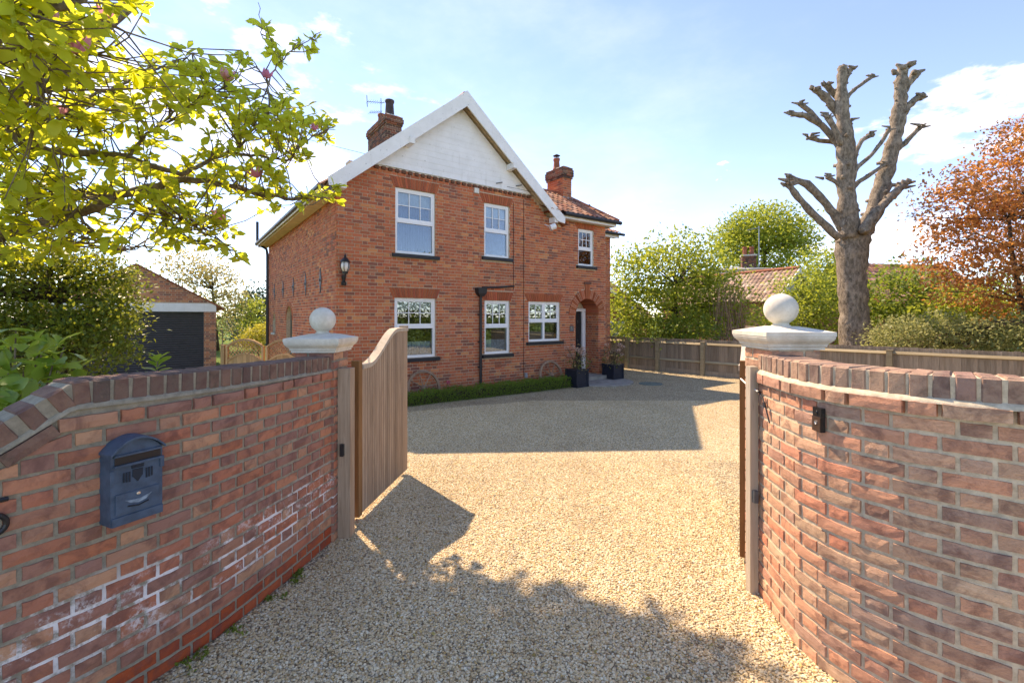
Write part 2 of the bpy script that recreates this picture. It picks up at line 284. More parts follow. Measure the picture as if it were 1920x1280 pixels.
# ------------------------------------------------------------------ mesh helpers
class MB:
    def __init__(s): s.v = []; s.f = []; s.c = []; s.cur = (1, 1, 1, 1); s.smooth = False
    def add(s, vs, fs, col=None):
        b = len(s.v); s.v += [tuple(p) for p in vs]; s.f += [tuple(i + b for i in q) for q in fs]
        s.c += [tuple(col) + (1,) if col is not None and len(col) == 3 else (col or s.cur)] * len(vs); return s
    def box(s, x0, x1, y0, y1, z0, z1, mat=None, col=None):
        p = [Vector(q) for q in ((x0, y0, z0), (x1, y0, z0), (x1, y1, z0), (x0, y1, z0), (x0, y0, z1), (x1, y0, z1), (x1, y1, z1), (x0, y1, z1))]
        if mat is not None: p = [mat @ q for q in p]
        return s.add(p, ((0, 3, 2, 1), (4, 5, 6, 7), (0, 1, 5, 4), (1, 2, 6, 5), (2, 3, 7, 6), (3, 0, 4, 7)), col)
    def bar(s, a, b, w, h=None, up=Vector((0, 0, 1))):
        "square bar from a to b"
        a, b = Vector(a), Vector(b); h = h or w; d = (b - a); L = d.length; d.normalize()
        if abs(d.dot(up)) > 0.99: up = Vector((0, 1, 0))
        sx = d.cross(up).normalized(); sz = sx.cross(d)
        m = Matrix((sx, d, sz)).transposed().to_4x4(); m.translation = a
        return s.box(-w / 2, w / 2, 0, L, -h / 2, h / 2, m)
    def tube(s, pts, rad, n=8, cap=True):
        pts = [Vector(p) for p in pts]; k = len(pts)
        if isinstance(rad, (int, float)): rad = [rad] * k
        vs = []; up = Vector((0.13, 0.21, 0.97)).normalized(); prev = None
        for i, p in enumerate(pts):
            d = (pts[min(i + 1, k - 1)] - pts[max(i - 1, 0)]).normalized()
            a = (d.cross(up) if prev is None else prev - d * prev.dot(d))
            if a.length < 1e-4: a = d.orthogonal()
            a.normalize(); prev = a; b = d.cross(a)
            for j in range(n):
                t = 2 * math.pi * j / n; vs.append(p + (a * math.cos(t) + b * math.sin(t)) * rad[i])
        fs = [(i * n + j, i * n + (j + 1) % n, (i + 1) * n + (j + 1) % n, (i + 1) * n + j) for i in range(k - 1) for j in range(n)]
        if cap: fs += [tuple(range(n - 1, -1, -1)), tuple((k - 1) * n + j for j in range(n))]
        return s.add(vs, fs)
    def lathe(s, prof, n=24, c=(0, 0, 0)):
        vs = [(c[0] + r * math.cos(2 * math.pi * j / n), c[1] + r * math.sin(2 * math.pi * j / n), c[2] + z) for r, z in prof for j in range(n)]
        k = len(prof); fs = [(i * n + j, i * n + (j + 1) % n, (i + 1) * n + (j + 1) % n, (i + 1) * n + j) for i in range(k - 1) for j in range(n)]
        fs += [tuple(range(n - 1, -1, -1)), tuple((k - 1) * n + j for j in range(n))]
        return s.add(vs, fs)
    def loft_sq(s, prof, c=(0, 0)):
        "square rings: list of (half x, half y, z)"
        vs = [(c[0] + sx * a, c[1] + sy * b, z) for a, b, z in prof for sx, sy in ((-1, -1), (1, -1), (1, 1), (-1, 1))]
        k = len(prof); fs = [(i * 4 + j, i * 4 + (j + 1) % 4, (i + 1) * 4 + (j + 1) % 4, (i + 1) * 4 + j) for i in range(k - 1) for j in range(4)]
        fs += [(3, 2, 1, 0), tuple((k - 1) * 4 + j for j in range(4))]
        return s.add(vs, fs)
    def prism(s, poly, y0, y1, mat=None):
        "polygon in local x,z extruded along y"
        n = len(poly); p = [Vector((x, y0, z)) for x, z in poly] + [Vector((x, y1, z)) for x, z in poly]
        if mat is not None: p = [mat @ q for q in p]
        return s.add(p, [tuple(range(n)), tuple(range(2 * n - 1, n - 1, -1))] + [(i, i + n, (i + 1) % n + n, (i + 1) % n) for i in range(n)])
    def mesh(s, name, mat, colors=False):
        me = bpy.data.meshes.new(name); me.from_pydata(s.v, [], s.f); me.materials.append(M[mat] if isinstance(mat, str) else mat)
        if colors:
            at = me.color_attributes.new('Col', 'FLOAT_COLOR', 'POINT'); at.data.foreach_set('color', np.array(s.c, dtype=np.float32).ravel())
        if s.smooth: me.polygons.foreach_set('use_smooth', [True] * len(me.polygons))
        me.update(); return me
    def build(s, name, mat, parent=None, colors=False, kind=None):
        return obj(name, s.mesh(name, mat, colors), parent, kind)
def obj(name, me, parent=None, kind=None):
    o = bpy.data.objects.new(name, me); COL.objects.link(o)
    if parent is not None: o.parent = parent
    if kind: o['kind'] = kind
    return o
def tag(o, label, cat, group=None):
    o['label'] = label; o['category'] = cat
    if group: o['group'] = group
    return o
def thing(name, label, cat, loc=(0, 0, 0), rz=0, group=None):
    o = obj(name, None); o.location = loc; o.rotation_euler = (0, 0, rz); o.empty_display_size = 0.1
    return tag(o, label, cat, group)
def structure(o): o['kind'] = 'structure'; return o
def rr(a, b): return random.uniform(a, b)
def jit(c, v=0.12):
    k = 1 + rr(-v, v); return tuple(max(0, x * k * (1 + rr(-v, v) * 0.4)) for x in c)

# leaves: arrays of positions, directions and sizes become one mesh
LEAF_NEAR = (np.array([(0, 0, 0), (.3, .2, .05), (.3, -.2, .05), (.66, .27, .06), (.66, -.27, .06), (1, 0, -.05), (.33, 0, -.01), (.68, 0, -.02)]),
             [(0, 6, 1), (0, 2, 6), (1, 6, 7, 3), (6, 2, 4, 7), (3, 7, 5), (7, 4, 5)])
LEAF_FAR = (np.array([(0, 0, 0), (.5, .3, .06), (1, 0, -.04), (.5, -.3, .06)]), [(0, 3, 2), (0, 2, 1)])
def frames(d, up=None, roll=None):
    "rotation matrices whose x axis is d and whose z axis leans to up"
    n = len(d); d = d / np.maximum(np.linalg.norm(d, axis=1, keepdims=True), 1e-6)
    up = np.tile(np.array((0, 0, 1.0)), (n, 1)) if up is None else up
    up = up + np.random.normal(0, 0.5 if roll is None else roll, (n, 3))
    y = np.cross(up, d); y /= np.maximum(np.linalg.norm(y, axis=1, keepdims=True), 1e-6); z = np.cross(d, y)
    return np.stack((d, y, z), axis=2)
def leaf_mesh(name, mat, pos, Rm, size, tmpl):
    V, F = tmpl; n = len(pos); k = len(V)
    vs = (np.einsum('nij,kj->nki', Rm, V) * size[:, None, None] + pos[:, None, :]).reshape(-1, 3)
    me = bpy.data.meshes.new(name); lens = np.array([len(q) for q in F]); flat = np.concatenate([np.array(q) for q in F])
    allf = (flat[None, :] + (np.arange(n) * k)[:, None]).ravel(); tot = np.tile(lens, n); start = np.concatenate(([0], np.cumsum(tot)[:-1]))
    me.vertices.add(n * k); me.vertices.foreach_set('co', vs.astype(np.float32).ravel())
    me.loops.add(len(allf)); me.loops.foreach_set('vertex_index', allf.astype(np.int32))
    me.polygons.add(len(tot)); me.polygons.foreach_set('loop_start', start.astype(np.int32)); me.polygons.foreach_set('loop_total', tot.astype(np.int32))
    me.update(calc_edges=True); me.validate()
    at = me.attributes.new('rnd', 'FLOAT', 'POINT'); at.data.foreach_set('value', np.repeat(np.random.rand(n), k).astype(np.float32))
    me.materials.append(M[mat]); return me
def blob_points(blobs, n, shell=0.5, clump=0.0):
    "points through ellipsoids (x, y, z, rx, ry, rz), more of them near the skin"
    b = np.array(blobs, float); vol = (b[:, 3] * b[:, 4] * b[:, 5]) ** 0.8; idx = np.random.choice(len(b), n, p=vol / vol.sum())
    d = np.random.normal(size=(n, 3)); d /= np.linalg.norm(d, axis=1, keepdims=True)
    r = np.random.rand(n) ** (1 / 3.0); r = r * (1 - shell) + shell * np.random.rand(n) ** 0.15
    return b[idx, :3] + d * b[idx, 3:] * r[:, None], d, idx
def foliage(name, mat, blobs, n, size, parent, kind=None, far=True, per=9, spread=2.2, droop=0.0, shell=0.55, flat=0.35):
    "leaf clumps: cluster centres through the blobs, each with a spray of leaves round it"
    nc = max(1, n // per); c, d, _ = blob_points(blobs, nc, shell)
    sp = np.random.normal(size=(nc, per, 3)) * size * spread; sp[:, :, 2] *= flat * 1.6
    pos = (c[:, None, :] + sp).reshape(-1, 3)
    dirs = (d[:, None, :] * 0.7 + np.random.normal(size=(nc, per, 3)) * 0.7).reshape(-1, 3); dirs[:, 2] -= droop
    sz = size * np.random.uniform(0.6, 1.35, len(pos))
    return obj(name, leaf_mesh(name, mat, pos, frames(dirs), sz, LEAF_FAR if far else LEAF_NEAR), parent, kind)
def branchy(mb, root, tips, r0, joints, n=6, r1=0.004):
    "curved boughs from points of the trunk to tips"
    for t in tips:
        t = Vector(t); a = Vector(min(joints, key=lambda q: (Vector(q) - t).length + max(0, q[2] - t.z) * 1.5)); m = a.lerp(t, 0.5) + Vector((rr(-.1, .1), rr(-.1, .1), rr(-.03, .12))) * (t - a).length
        mb.tube([a, a.lerp(m, 0.6), m, m.lerp(t, 0.55) + Vector((rr(-.03, .03), 0, rr(-.02, .03))), t], [r0, r0 * 0.8, r0 * 0.6, r0 * 0.4, r1], n)

# ------------------------------------------------------------------ ground
def gz(y): return -0.10 * min(1, max(0, (y - 6) / 6))
lawn = MB(); g = 900
lawn.add([(-g, -g, -0.17), (g, -g, -0.17), (g, g, -0.17), (-g, g, -0.17)], [(0, 1, 2, 3)])
structure(lawn.build('lawn', 'lawn'))
gr = MB(); ys = [-3, 2, 6, 8, 10, 12, 19]; xs = [-7.2, -1.75, 4, 14]
for i in range(len(ys) - 1):
    for j in range(len(xs) - 1):
        x0, x1, y0, y1 = xs[j], xs[j + 1], ys[i], ys[i + 1]
        gr.add([(x0, y0, gz(y0)), (x1, y0, gz(y0)), (x1, y1, gz(y1)), (x0, y1, gz(y1))], [(0, 1, 2, 3)])
structure(gr.build('gravel_driveway', 'gravel_ground'))
bed = MB(); bed.add([(-8, -2, .02), (-2.15, -2, .02), (-2.15, 1.3, .02), (-1.95, 2.2, .02), (-1.72, 3.4, .02), (-1.9, 4.3, .02), (-3.5, 7.5, .02), (-8, 8, .02)], [tuple(range(8))])
structure(bed.build('planting_bed', 'soil'))
bed2 = MB(); bed2.add([(2.0, 3.3, .012), (2.3, 2.1, .012), (3.6, 1.2, .012), (9, 1, .012), (9, 3.3, .012)], [(0, 1, 2, 3, 4)]); structure(bed2.build('planting_bed', 'soil'))

def stones(name, poly, density, smin, smax, seed):
    me = bpy.data.meshes.new(name); me.from_pydata([(x, y, gz(y) + 0.001) for x, y in poly], [], [tuple(range(len(poly)))]); me.materials.append(M['gravel_stone'])
    o = obj(name, me, None, 'stuff')
    ng = bpy.data.node_groups.new(name, 'GeometryNodeTree'); ng.interface.new_socket('Geometry', in_out='INPUT', socket_type='NodeSocketGeometry'); ng.interface.new_socket('Geometry', in_out='OUTPUT', socket_type='NodeSocketGeometry')
    N, L = ng.nodes, ng.links; gi = N.new('NodeGroupInput'); go = N.new('NodeGroupOutput')
    di = N.new('GeometryNodeDistributePointsOnFaces'); di.inputs['Density'].default_value = density; di.inputs['Seed'].default_value = seed
    ico = N.new('GeometryNodeMeshIcoSphere'); ico.inputs['Radius'].default_value = 0.5; ico.inputs['Subdivisions'].default_value = 2
    noi = N.new('ShaderNodeTexNoise'); noi.inputs['Scale'].default_value = 2.2; noi.inputs['Detail'].default_value = 2
    su = N.new('ShaderNodeVectorMath'); su.operation = 'SUBTRACT'; su.inputs[1].default_value = (.5, .5, .5); L.new(noi.outputs['Color'], su.inputs[0])
    sc = N.new('ShaderNodeVectorMath'); sc.operation = 'SCALE'; sc.inputs['Scale'].default_value = 0.55; L.new(su.outputs[0], sc.inputs[0])
    sp = N.new('GeometryNodeSetPosition'); L.new(ico.outputs['Mesh'], sp.inputs['Geometry']); L.new(sc.outputs[0], sp.inputs['Offset'])
    sm = N.new('GeometryNodeSetMaterial'); sm.inputs['Material'].default_value = M['gravel_stone']; L.new(sp.outputs[0], sm.inputs['Geometry'])
    ro = N.new('FunctionNodeRandomValue'); ro.data_type = 'FLOAT_VECTOR'; ro.inputs[0].default_value = (-0.5, -0.5, 0); ro.inputs[1].default_value = (0.5, 0.5, 6.28)
    rs = N.new('FunctionNodeRandomValue'); rs.data_type = 'FLOAT_VECTOR'; rs.inputs[0].default_value = (smin, smin * .8, smin * .45); rs.inputs[1].default_value = (smax, smax * .85, smax * .6)
    ip = N.new('GeometryNodeInstanceOnPoints')
    L.new(gi.outputs[0], di.inputs['Mesh']); L.new(di.outputs['Points'], ip.inputs['Points']); L.new(sm.outputs[0], ip.inputs['Instance']); L.new(ro.outputs[0], ip.inputs['Rotation']); L.new(rs.outputs[0], ip.inputs['Scale'])
    jn = N.new('GeometryNodeJoinGeometry'); L.new(ip.outputs[0], jn.inputs[0]); L.new(jn.outputs[0], go.inputs[0])
    md = o.modifiers.new('scatter', 'NODES'); md.node_group = ng; return o
tag(stones('gravel_stones', [(-2.0, 1.55), (2.0, 1.55), (1.7, 3.2), (2.5, 5.8), (-2.6, 5.8), (-1.45, 3.6)], 6800, 0.009, 0.023, 1), 'loose cream and tan gravel stones between the brick gate walls', 'gravel')
tag(stones('gravel_stones', [(-2.6, 5.8), (2.5, 5.8), (4.6, 5.8), (6.4, 8), (5.5, 10.5), (0.5, 10.5), (-4.4, 8)], 3600, 0.010, 0.025, 2), 'loose cream gravel stones in the middle of the driveway', 'gravel')

# ------------------------------------------------------------------ garden walls of single bricks
def spline(pts, n=400):
    P = [Vector((*p, 0)) for p in pts]; P = [2 * P[0] - P[1]] + P + [2 * P[-1] - P[-2]]; out = []
    for i in range(1, len(P) - 2):
        for k in range(n // (len(P) - 3)):
            t = k / (n // (len(P) - 3)); a, b, c, d = P[i - 1:i + 3]
            out.append(0.5 * ((2 * b) + (c - a) * t + (2 * a - 5 * b + 4 * c - d) * t * t + (3 * b - a - 3 * c + d) * t ** 3))
    out.append(P[-2]); return out
class Path:
    def __init__(s, pts):
        s.p = spline(pts); s.s = [0]
        for a, b in zip(s.p, s.p[1:]): s.s.append(s.s[-1] + (b - a).length)
        s.L = s.s[-1]
    def at(s, t):
        import bisect
        i = min(max(bisect.bisect(s.s, t) - 1, 0), len(s.p) - 2); k = (t - s.s[i]) / (s.s[i + 1] - s.s[i]); p = s.p[i].lerp(s.p[i + 1], k)
        j0, j1 = max(0, i - 4), min(len(s.p) - 1, i + 5); d = (s.p[j1] - s.p[j0]).normalized(); return p, math.atan2(d.y, d.x)
def brick_mesh(l, h, depth, amp, seed, nx=5, nz=3):
    "one brick, front face at y=0 looking to -y, uneven face and worn edges"
    rnd = random.Random(seed); v = []; f = []; e = 0.0045
    for j in range(nz):
        for i in range(nx):
            x = -l / 2 + e + (l - 2 * e) * i / (nx - 1); z = -h / 2 + e + (h - 2 * e) * j / (nz - 1); edge = i in (0, nx - 1) or j in (0, nz - 1)
            v.append((x + rnd.uniform(-1, 1) * .0015, rnd.uniform(-amp, amp) + (0.002 if edge else -amp * .4), z + rnd.uniform(-1, 1) * (.0025 if edge else .001)))
    f += [(j * nx + i, j * nx + i + 1, (j + 1) * nx + i + 1, (j + 1) * nx + i) for j in range(nz - 1) for i in range(nx - 1)]
    ring = [i for i in range(nx)] + [j * nx + nx - 1 for j in range(1, nz)] + [(nz - 1) * nx + i for i in range(nx - 2, -1, -1)] + [j * nx for j in range(nz - 2, 0, -1)]
    b = len(v); k = len(ring)
    for q in ring:
        x, y, z = v[q]; v.append((x + math.copysign(e, x) * (abs(x) > l / 2 - 2.5 * e), depth, z + math.copysign(e, z) * (abs(z) > h / 2 - 2.5 * e)))
    f += [(ring[i], b + i, b + (i + 1) % k, ring[(i + 1) % k]) for i in range(k)]
    me = bpy.data.meshes.new('brick'); me.from_pydata(v, [], f); me.update(); return me
BR = {}
def brick_variants(key, l, h, depth, amp, mat, n=6):
    if key not in BR:
        BR[key] = []
        for i in range(n):
            me = brick_mesh(l, h, depth, amp, hash((key, i)) & 0xffff if False else i * 37 + len(key)); me.materials.append(M[mat]); BR[key].append(me)
    return random.choice(BR[key])
ST, HD, JT, CH = 0.215, 0.1025, 0.010, 0.075
def bond(L, course, s0=0.0):
    "Flemish bond: start and end of each brick along a course"
    per = ST + HD + 2 * JT; s = s0 - per + (0 if course % 2 == 0 else -per / 2); out = []; head = False
    while s < L:
        w = HD if head else ST; out.append((s, s + w, head)); s += w + JT; head = not head
    return [(max(a, s0), min(b, L), h) for a, b, h in out if b > s0 + 0.02 and a < L - 0.02]
def in_ramp(ramp, s): return ramp is not None and s < LEFT_RAMP - 0.02
def garden_wall(name, label, pts, ncourse, ztop, s_vis, mats, amp, proud, cop_z, ramp=None, plinth=0, back=0.215):
    P = Path(pts); root = thing(name, label, 'garden wall', (0, 0, 0))
    top = (lambda s: cop_z) if ramp is None else ramp
    # mortar body
    mb = MB(); S = [P.L * i / 120 for i in range(121)]; vs = []
    for s in S:
        p, a = P.at(s); nx, ny = math.sin(a), -math.cos(a); zt = top(s) - 0.10
        for off, z in ((-0.007, -0.15), (-0.007, zt), (-back, zt), (-back, -0.15)): vs.append((p.x + nx * off, p.y + ny * off, z))
    mb.add(vs, [(i * 4 + j, (i + 1) * 4 + j, (i + 1) * 4 + j + 1, i * 4 + j + 1) for i in range(120) for j in range(3)] + [(0, 1, 2, 3), (483, 482, 481, 480)])
    mb.build('mortar_bed', mats['mortar'], root)
    rest = MB(); low = lambda s: top(s) - 0.108 - (0.0 if ramp is None else 0.0)
    for c in range(ncourse):
        z = (c + 0.5) * CH - 0.002; pr = proud if c == ncourse - 1 else 0
        for a0, b0, head in bond(P.L, c):
            w = b0 - a0; sm = (a0 + b0) / 2; p, a = P.at(sm); nx, ny = math.sin(a), -math.cos(a)
            lim = min(top(a0), top(b0)) - 0.115 - (0.09 if in_ramp(ramp, sm) else 0)
            zz0, zz1 = z - 0.0325, z + 0.0325
            if zz0 > max(top(a0), top(b0)) - 0.115 - (0.09 if in_ramp(ramp, sm) else 0) - 0.012: continue
            off = pr + rr(-0.002, 0.0025)
            mat = mats['plinth'] if c < plinth else mats['brick']
            vis = s_vis[0] <= sm <= s_vis[1]
            if zz1 > lim + 0.002 and in_ramp(ramp, sm):      # cut to the ramp
                la = top(a0) - 0.208; lb = top(b0) - 0.208; za, zb = min(zz1, max(la, zz0 + .004)), min(zz1, max(lb, zz0 + .004))
                q = MB(); q.prism([(-w / 2, -0.0325), (w / 2, -0.0325), (w / 2, zb - z), (-w / 2, za - z)], 0, 0.05); o = q.build('brick', mat, root)
            elif not vis:
                m = Matrix.Translation((p.x + nx * off, p.y + ny * off, z)) @ Matrix.Rotation(a, 4, 'Z'); rest.box(-w / 2, w / 2, 0, 0.05, -0.0325, 0.0325, m); continue
            else:
                full = abs(w - (HD if head else ST)) < 0.003
                me = brick_variants((name, head, mat), HD if head else ST, 0.065, 0.05 + pr, amp, mat) if full else None
                if me is None: me = brick_mesh(w, 0.065, 0.05 + pr, amp, random.randrange(9999)); me.materials.append(M[mat])
                o = obj('brick', me, root)
            o.location = (p.x + nx * off, p.y + ny * off, z + rr(-.0012, .0012)); o.rotation_euler = (rr(-.006, .006), rr(-.006, .006), a + rr(-.008, .008))
    if rest.v: rest.build('brick_courses', mats['brick'], root, kind='stuff')
    # mortar fillet and brick-on-edge coping
    fl = MB(); vs = []
    for s in S:
        p, a = P.at(s); nx, ny = math.sin(a), -math.cos(a); zt = top(s) - 0.105
        for off, z in ((proud - 0.004, zt - 0.020), (proud - 0.006, zt - 0.012), (-0.002, zt + 0.006), (-0.02, zt + 0.006)): vs.append((p.x + nx * off, p.y + ny * off, z))
    fl.add(vs, [(i * 4 + j, (i + 1) * 4 + j, (i + 1) * 4 + j + 1, i * 4 + j + 1) for i in range(120) for j in range(3)]); fl.smooth = True
    fl.build('mortar_fillet', mats['mortar'], root)
    cb = MB(); vs = []
    for s in S:
        p, a = P.at(s); nx, ny = math.sin(a), -math.cos(a); zt = top(s)
        for off, z in ((-0.006, zt - 0.10), (-0.006, zt - 0.004), (-back + 0.011, zt - 0.004), (-back + .011, zt - 0.10)): vs.append((p.x + nx * off, p.y + ny * off, z))
    cb.add(vs, [(i * 4 + j, (i + 1) * 4 + j, (i + 1) * 4 + j + 1, i * 4 + j + 1) for i in range(120) for j in range(3)]); cb.build('coping_mortar', mats['mortar'], root)
    s = 0.034
    while s < P.L - 0.02:
        p, a = P.at(s); nx, ny = math.sin(a), -math.cos(a); zt = top(s); sl = math.atan2(top(s + .04) - top(s - .04), .08)
        wv = 0.064 + rr(-.004, .004); q = MB(); hh = 0.105; j = lambda: rr(-.003, .003); e = 0.005
        # worn brick on edge
        f0 = [(-wv / 2 + e, j(), -hh + e), (wv / 2 - e, j(), -hh + e), (wv / 2 - e, j(), -e), (-wv / 2 + e, j(), -e)]
        f1 = [(-wv / 2, e, -hh), (wv / 2, e, -hh), (wv / 2, e + .004, -.002), (-wv / 2, e + .004, -.002)]; b1 = [(x, back - e, z + (0.0 if z < -.05 else j())) for x, y, z in f1]
        tp = [(-wv / 2 + e, e + .012, .004 + j()), (wv / 2 - e, e + .012, .004 + j()), (wv / 2 - e, back - .02, .004 + j()), (-wv / 2 + e, back - .02, .004 + j())]
        q.add(f0 + f1 + b1 + tp, [(0, 1, 2, 3), (0, 4, 5, 1), (1, 5, 6, 2), (3, 7, 4, 0), (3, 2, 6, 7), (4, 8, 9, 5), (5, 9, 10, 6), (7, 11, 8, 4), (9, 8, 11, 10), (7, 6, 13, 12), (6, 10, 14, 13), (10, 11, 15, 14), (11, 7, 12, 15), (12, 13, 14, 15)])
        o = q.build('coping_brick', mats['coping'], root); off = rr(-.003, .004)
        o.location = (p.x + nx * off, p.y + ny * off, zt); o.rotation_euler = Euler((0, -sl, a + rr(-.02, .02)), 'XYZ'); s += 0.0765 / max(0.6, math.cos(sl))
    if ramp is not None:           # the course that follows the ramp, bricks laid along the slope
        s = 0.11
        while s < P.L:
            if in_ramp(ramp, s):
                p, a = P.at(s); nx, ny = math.sin(a), -math.cos(a); sl = math.atan2(top(s + .06) - top(s - .06), .12)
                me = brick_variants((name, 'ramp'), 0.2, 0.062, 0.06, amp, mats['coping']); o = obj('brick', me, root)
                o.location = (p.x + nx * 0.012, p.y + ny * 0.012, top(s) - 0.108 - 0.048 / math.cos(sl)); o.rotation_euler = Euler((0, -sl, a), 'XYZ')
            s += 0.212 * 0.88
    return root
def left_top(s, flat=1.573):
    k = max(0.0, LEFT_RAMP - s); drop = 0.62 * max(0, k - 0.03) + (k * k * 4 if k < 0.06 else 0.0144 * 0.5)
    return max(0.72, flat - (drop if k > 0 else 0) - 0.04 * max(0, s - LEFT_RAMP) / 2.0)
left_pts = [(-3.3, 1.02), (-2.75, 1.22), (-2.32, 1.55), (-2.03, 1.96), (-1.757, 2.53), (-1.60, 3.15), (-1.487, 3.80)]
_P = Path(left_pts); LEFT_RAMP = min((abs(((_P.at(s)[0].x) / (_P.at(s)[0].y)) - (150 - 960) / FPX), s) for s in [i * 0.01 for i in range(int(_P.L * 100))])[1]
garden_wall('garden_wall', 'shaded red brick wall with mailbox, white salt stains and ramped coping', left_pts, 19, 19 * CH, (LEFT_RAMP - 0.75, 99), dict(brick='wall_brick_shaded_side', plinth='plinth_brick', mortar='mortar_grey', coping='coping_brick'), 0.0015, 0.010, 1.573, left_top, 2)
right_pts = [(1.672, 3.10), (1.642, 2.90), (1.622, 2.70), (1.618, 2.54), (1.665, 2.33), (1.79, 2.10), (1.95, 1.93), (2.09, 1.82), (2.50, 1.50), (3.10, 1.22)]
garden_wall('garden_wall', 'sunlit curved wall of creased red bricks with doorbell', right_pts, 20, 20 * CH, (0, 1.75), dict(brick='wall_brick_creased', plinth='wall_brick_creased', mortar='mortar_sand', coping='coping_brick_buff_sunlit'), 0.0009, 0.026, 1.612)

# ------------------------------------------------------------------ gate piers with caps and balls
def pier(label, x0, x1, y0, y1, ztop, brickmat, mort, cap_w, cap_d, ball_label):
    root = thing('gate_pier', label, 'gate pier', ((x0 + x1) / 2, (y0 + y1) / 2, 0)); hx, hy = (x1 - x0) / 2, (y1 - y0) / 2
    mb = MB(); mb.box(-hx + .007, hx - .007, -hy + .007, hy - .007, -.1, ztop); mb.build('mortar_core', mort, root)
    n = int(ztop / CH)
    for c in range(n):
        z = (c + .5) * CH
        for side in range(4):
            L = 2 * (hx if side % 2 == 0 else hy); a = side * math.pi / 2
            segs = [(-L / 2 + .002, -L / 2 + ST), (-L / 2 + ST + JT, L / 2 - .001)] if (c + side) % 2 else [(-L / 2 + .002, -L / 2 + HD), (-L / 2 + HD + JT, L / 2 - .001)]
            for p0, p1 in segs:
                if p1 - p0 < .03: continue
                me = brick_variants(('pier', round(p1 - p0, 3), brickmat), p1 - p0, .065, .05, .002, brickmat, 3); o = obj('brick', me, root)
                d = hy if side % 2 == 0 else hx; xm = (p0 + p1) / 2; m = Matrix.Rotation(a, 4, 'Z') @ Vector((xm, -d, z)); o.location = m; o.rotation_euler = (0, 0, a)
    h, k = cap_w / 2, cap_d / 2; c = MB()
    prof = [(.80, -.004), (.80, .012), (.835, .016), (.845, .028), (.87, .038), (.90, .043), (.955, .058), (.985, .074), (.985, .083), (1.0, .085), (1.0, .112)]
    c.loft_sq([(h * a, k * a, ztop + z) for a, z in prof] + [(h * .32, k * .32, ztop + .148)]); cap = c.build('cap', 'cast_stone', root)
    b = MB(); r = .107; b.smooth = True
    prof = [(.062, .142), (.060, .152), (.050, .158), (.050, .164)] + [(r * math.sin(t), .158 + r - r * math.cos(t)) for t in [R(x) for x in range(28, 178, 6)]] + [(.001, .158 + 2 * r)]
    b.lathe([(q, ztop + z) for q, z in prof], 36); bo = b.build('ball_finial', 'cast_stone', cap); return root
pier('left brick gate pier with stone cap and ball, behind the salt-stained wall', -1.795, -1.47, 3.76, 4.09, 1.575, 'wall_brick_shaded_side', 'mortar_grey', .455, .47, '')
pier('right brick gate pier with stone cap and ball, beside the doorbell wall', 1.70, 2.03, 2.985, 3.33, 1.655, 'wall_brick_creased', 'mortar_sand', .455, .455, '')

# ------------------------------------------------------------------ timber gate posts and gate leaves
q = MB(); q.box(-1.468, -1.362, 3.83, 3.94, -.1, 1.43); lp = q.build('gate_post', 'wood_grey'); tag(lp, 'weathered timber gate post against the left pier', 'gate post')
q = MB(); q.box(-1.44, -1.41, 3.80, 3.832, .70, .80); q.build('latch_plate', 'black_metal', lp)
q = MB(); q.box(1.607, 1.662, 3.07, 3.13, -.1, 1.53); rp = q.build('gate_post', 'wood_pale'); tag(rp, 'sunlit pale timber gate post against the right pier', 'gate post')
q = MB(); q.box(1.62, 1.65, 3.045, 3.072, .62, .70); q.build('latch_plate', 'iron_grey', rp)
def gate_leaf(label, hinge, far, z_h, z_f, z0, side):
    hinge, far = Vector((*hinge, 0)), Vector((*far, 0)); d = (far - hinge); L = d.length; a = math.atan2(d.y, d.x)
    root = thing('driveway_gate', label, 'gate', hinge, a)
    f = lambda u: z_h + (z_f - z_h) * (lambda t: t * t * (3 - 2 * t))(min(1, max(0, (u / L - 0.16) / 0.60)))
    s = side                                      # boards lie on the side s, framing on the other
    q = MB(); q.box(0, .075, 0, s * -.07, z0 - .02, z_h + .07); q.build('hinge_stile', 'wood_brown', root)
    n = 11; w = (L - .075) / n
    for i in range(n):
        u0 = .075 + i * w; u1 = u0 + w - .006; q = MB(); y0, y1 = sorted((s * .001, s * -.021))
        m = (u0 + u1) / 2; g_ = .01
        q.prism([(u0, z0), (u1, z0), (u1, f(u1) - .012), (m, f(m) - .012), (u0, f(u0) - .012)], y0, y1); q.build('board', 'wood_grey', root)
        q = MB(); q.box(u0 + w * .5 - .003, u0 + w * .5 + .001, *sorted((s * .0035, s * .001)), z0 + .004, f(m) - .03); q.build('bead', 'wood_grey', root)
    q = MB(); K = 26
    for i in range(K):
        u0, u1 = .075 + (L - .075) * i / K, .075 + (L - .075) * (i + 1) / K; y0, y1 = sorted((s * .012, s * -.075)); q.prism([(u0, f(u0) - .012), (u1, f(u1) - .012), (u1, f(u1) + .028), (u0, f(u0) + .028)], y0, y1)
    q.build('top_rail', 'wood_pale', root)
    q = MB(); y0, y1 = sorted((s * -.022, s * -.068))
    q.box(.075, L, y0, y1, z0 + .12, z0 + .24); q.box(.075, L, y0, y1, .78, .9); q.box(L - .08, L - .002, y0, y1, z0, f(L) - .02); q.build('frame', 'wood_grey', root)
    q = MB(); q.box(L - .06, L + .012, *sorted((s * .006, s * -.08)), f(L) + .028, f(L) + .05); q.build('top_cap', 'wood_grey', root)
    for z in (z0 + .17, z_h - .15): q = MB(); q.box(-.055, .05, *sorted((s * -.07, s * -.085)), z - .025, z + .025); q.build('hinge', 'galvanised', root)
    return root
gate_leaf('open swan-neck timber gate leaf of vertical boards by the left post', (-1.395, 4.14), (-1.245, 5.42), 1.395, 1.71, .06, -1)
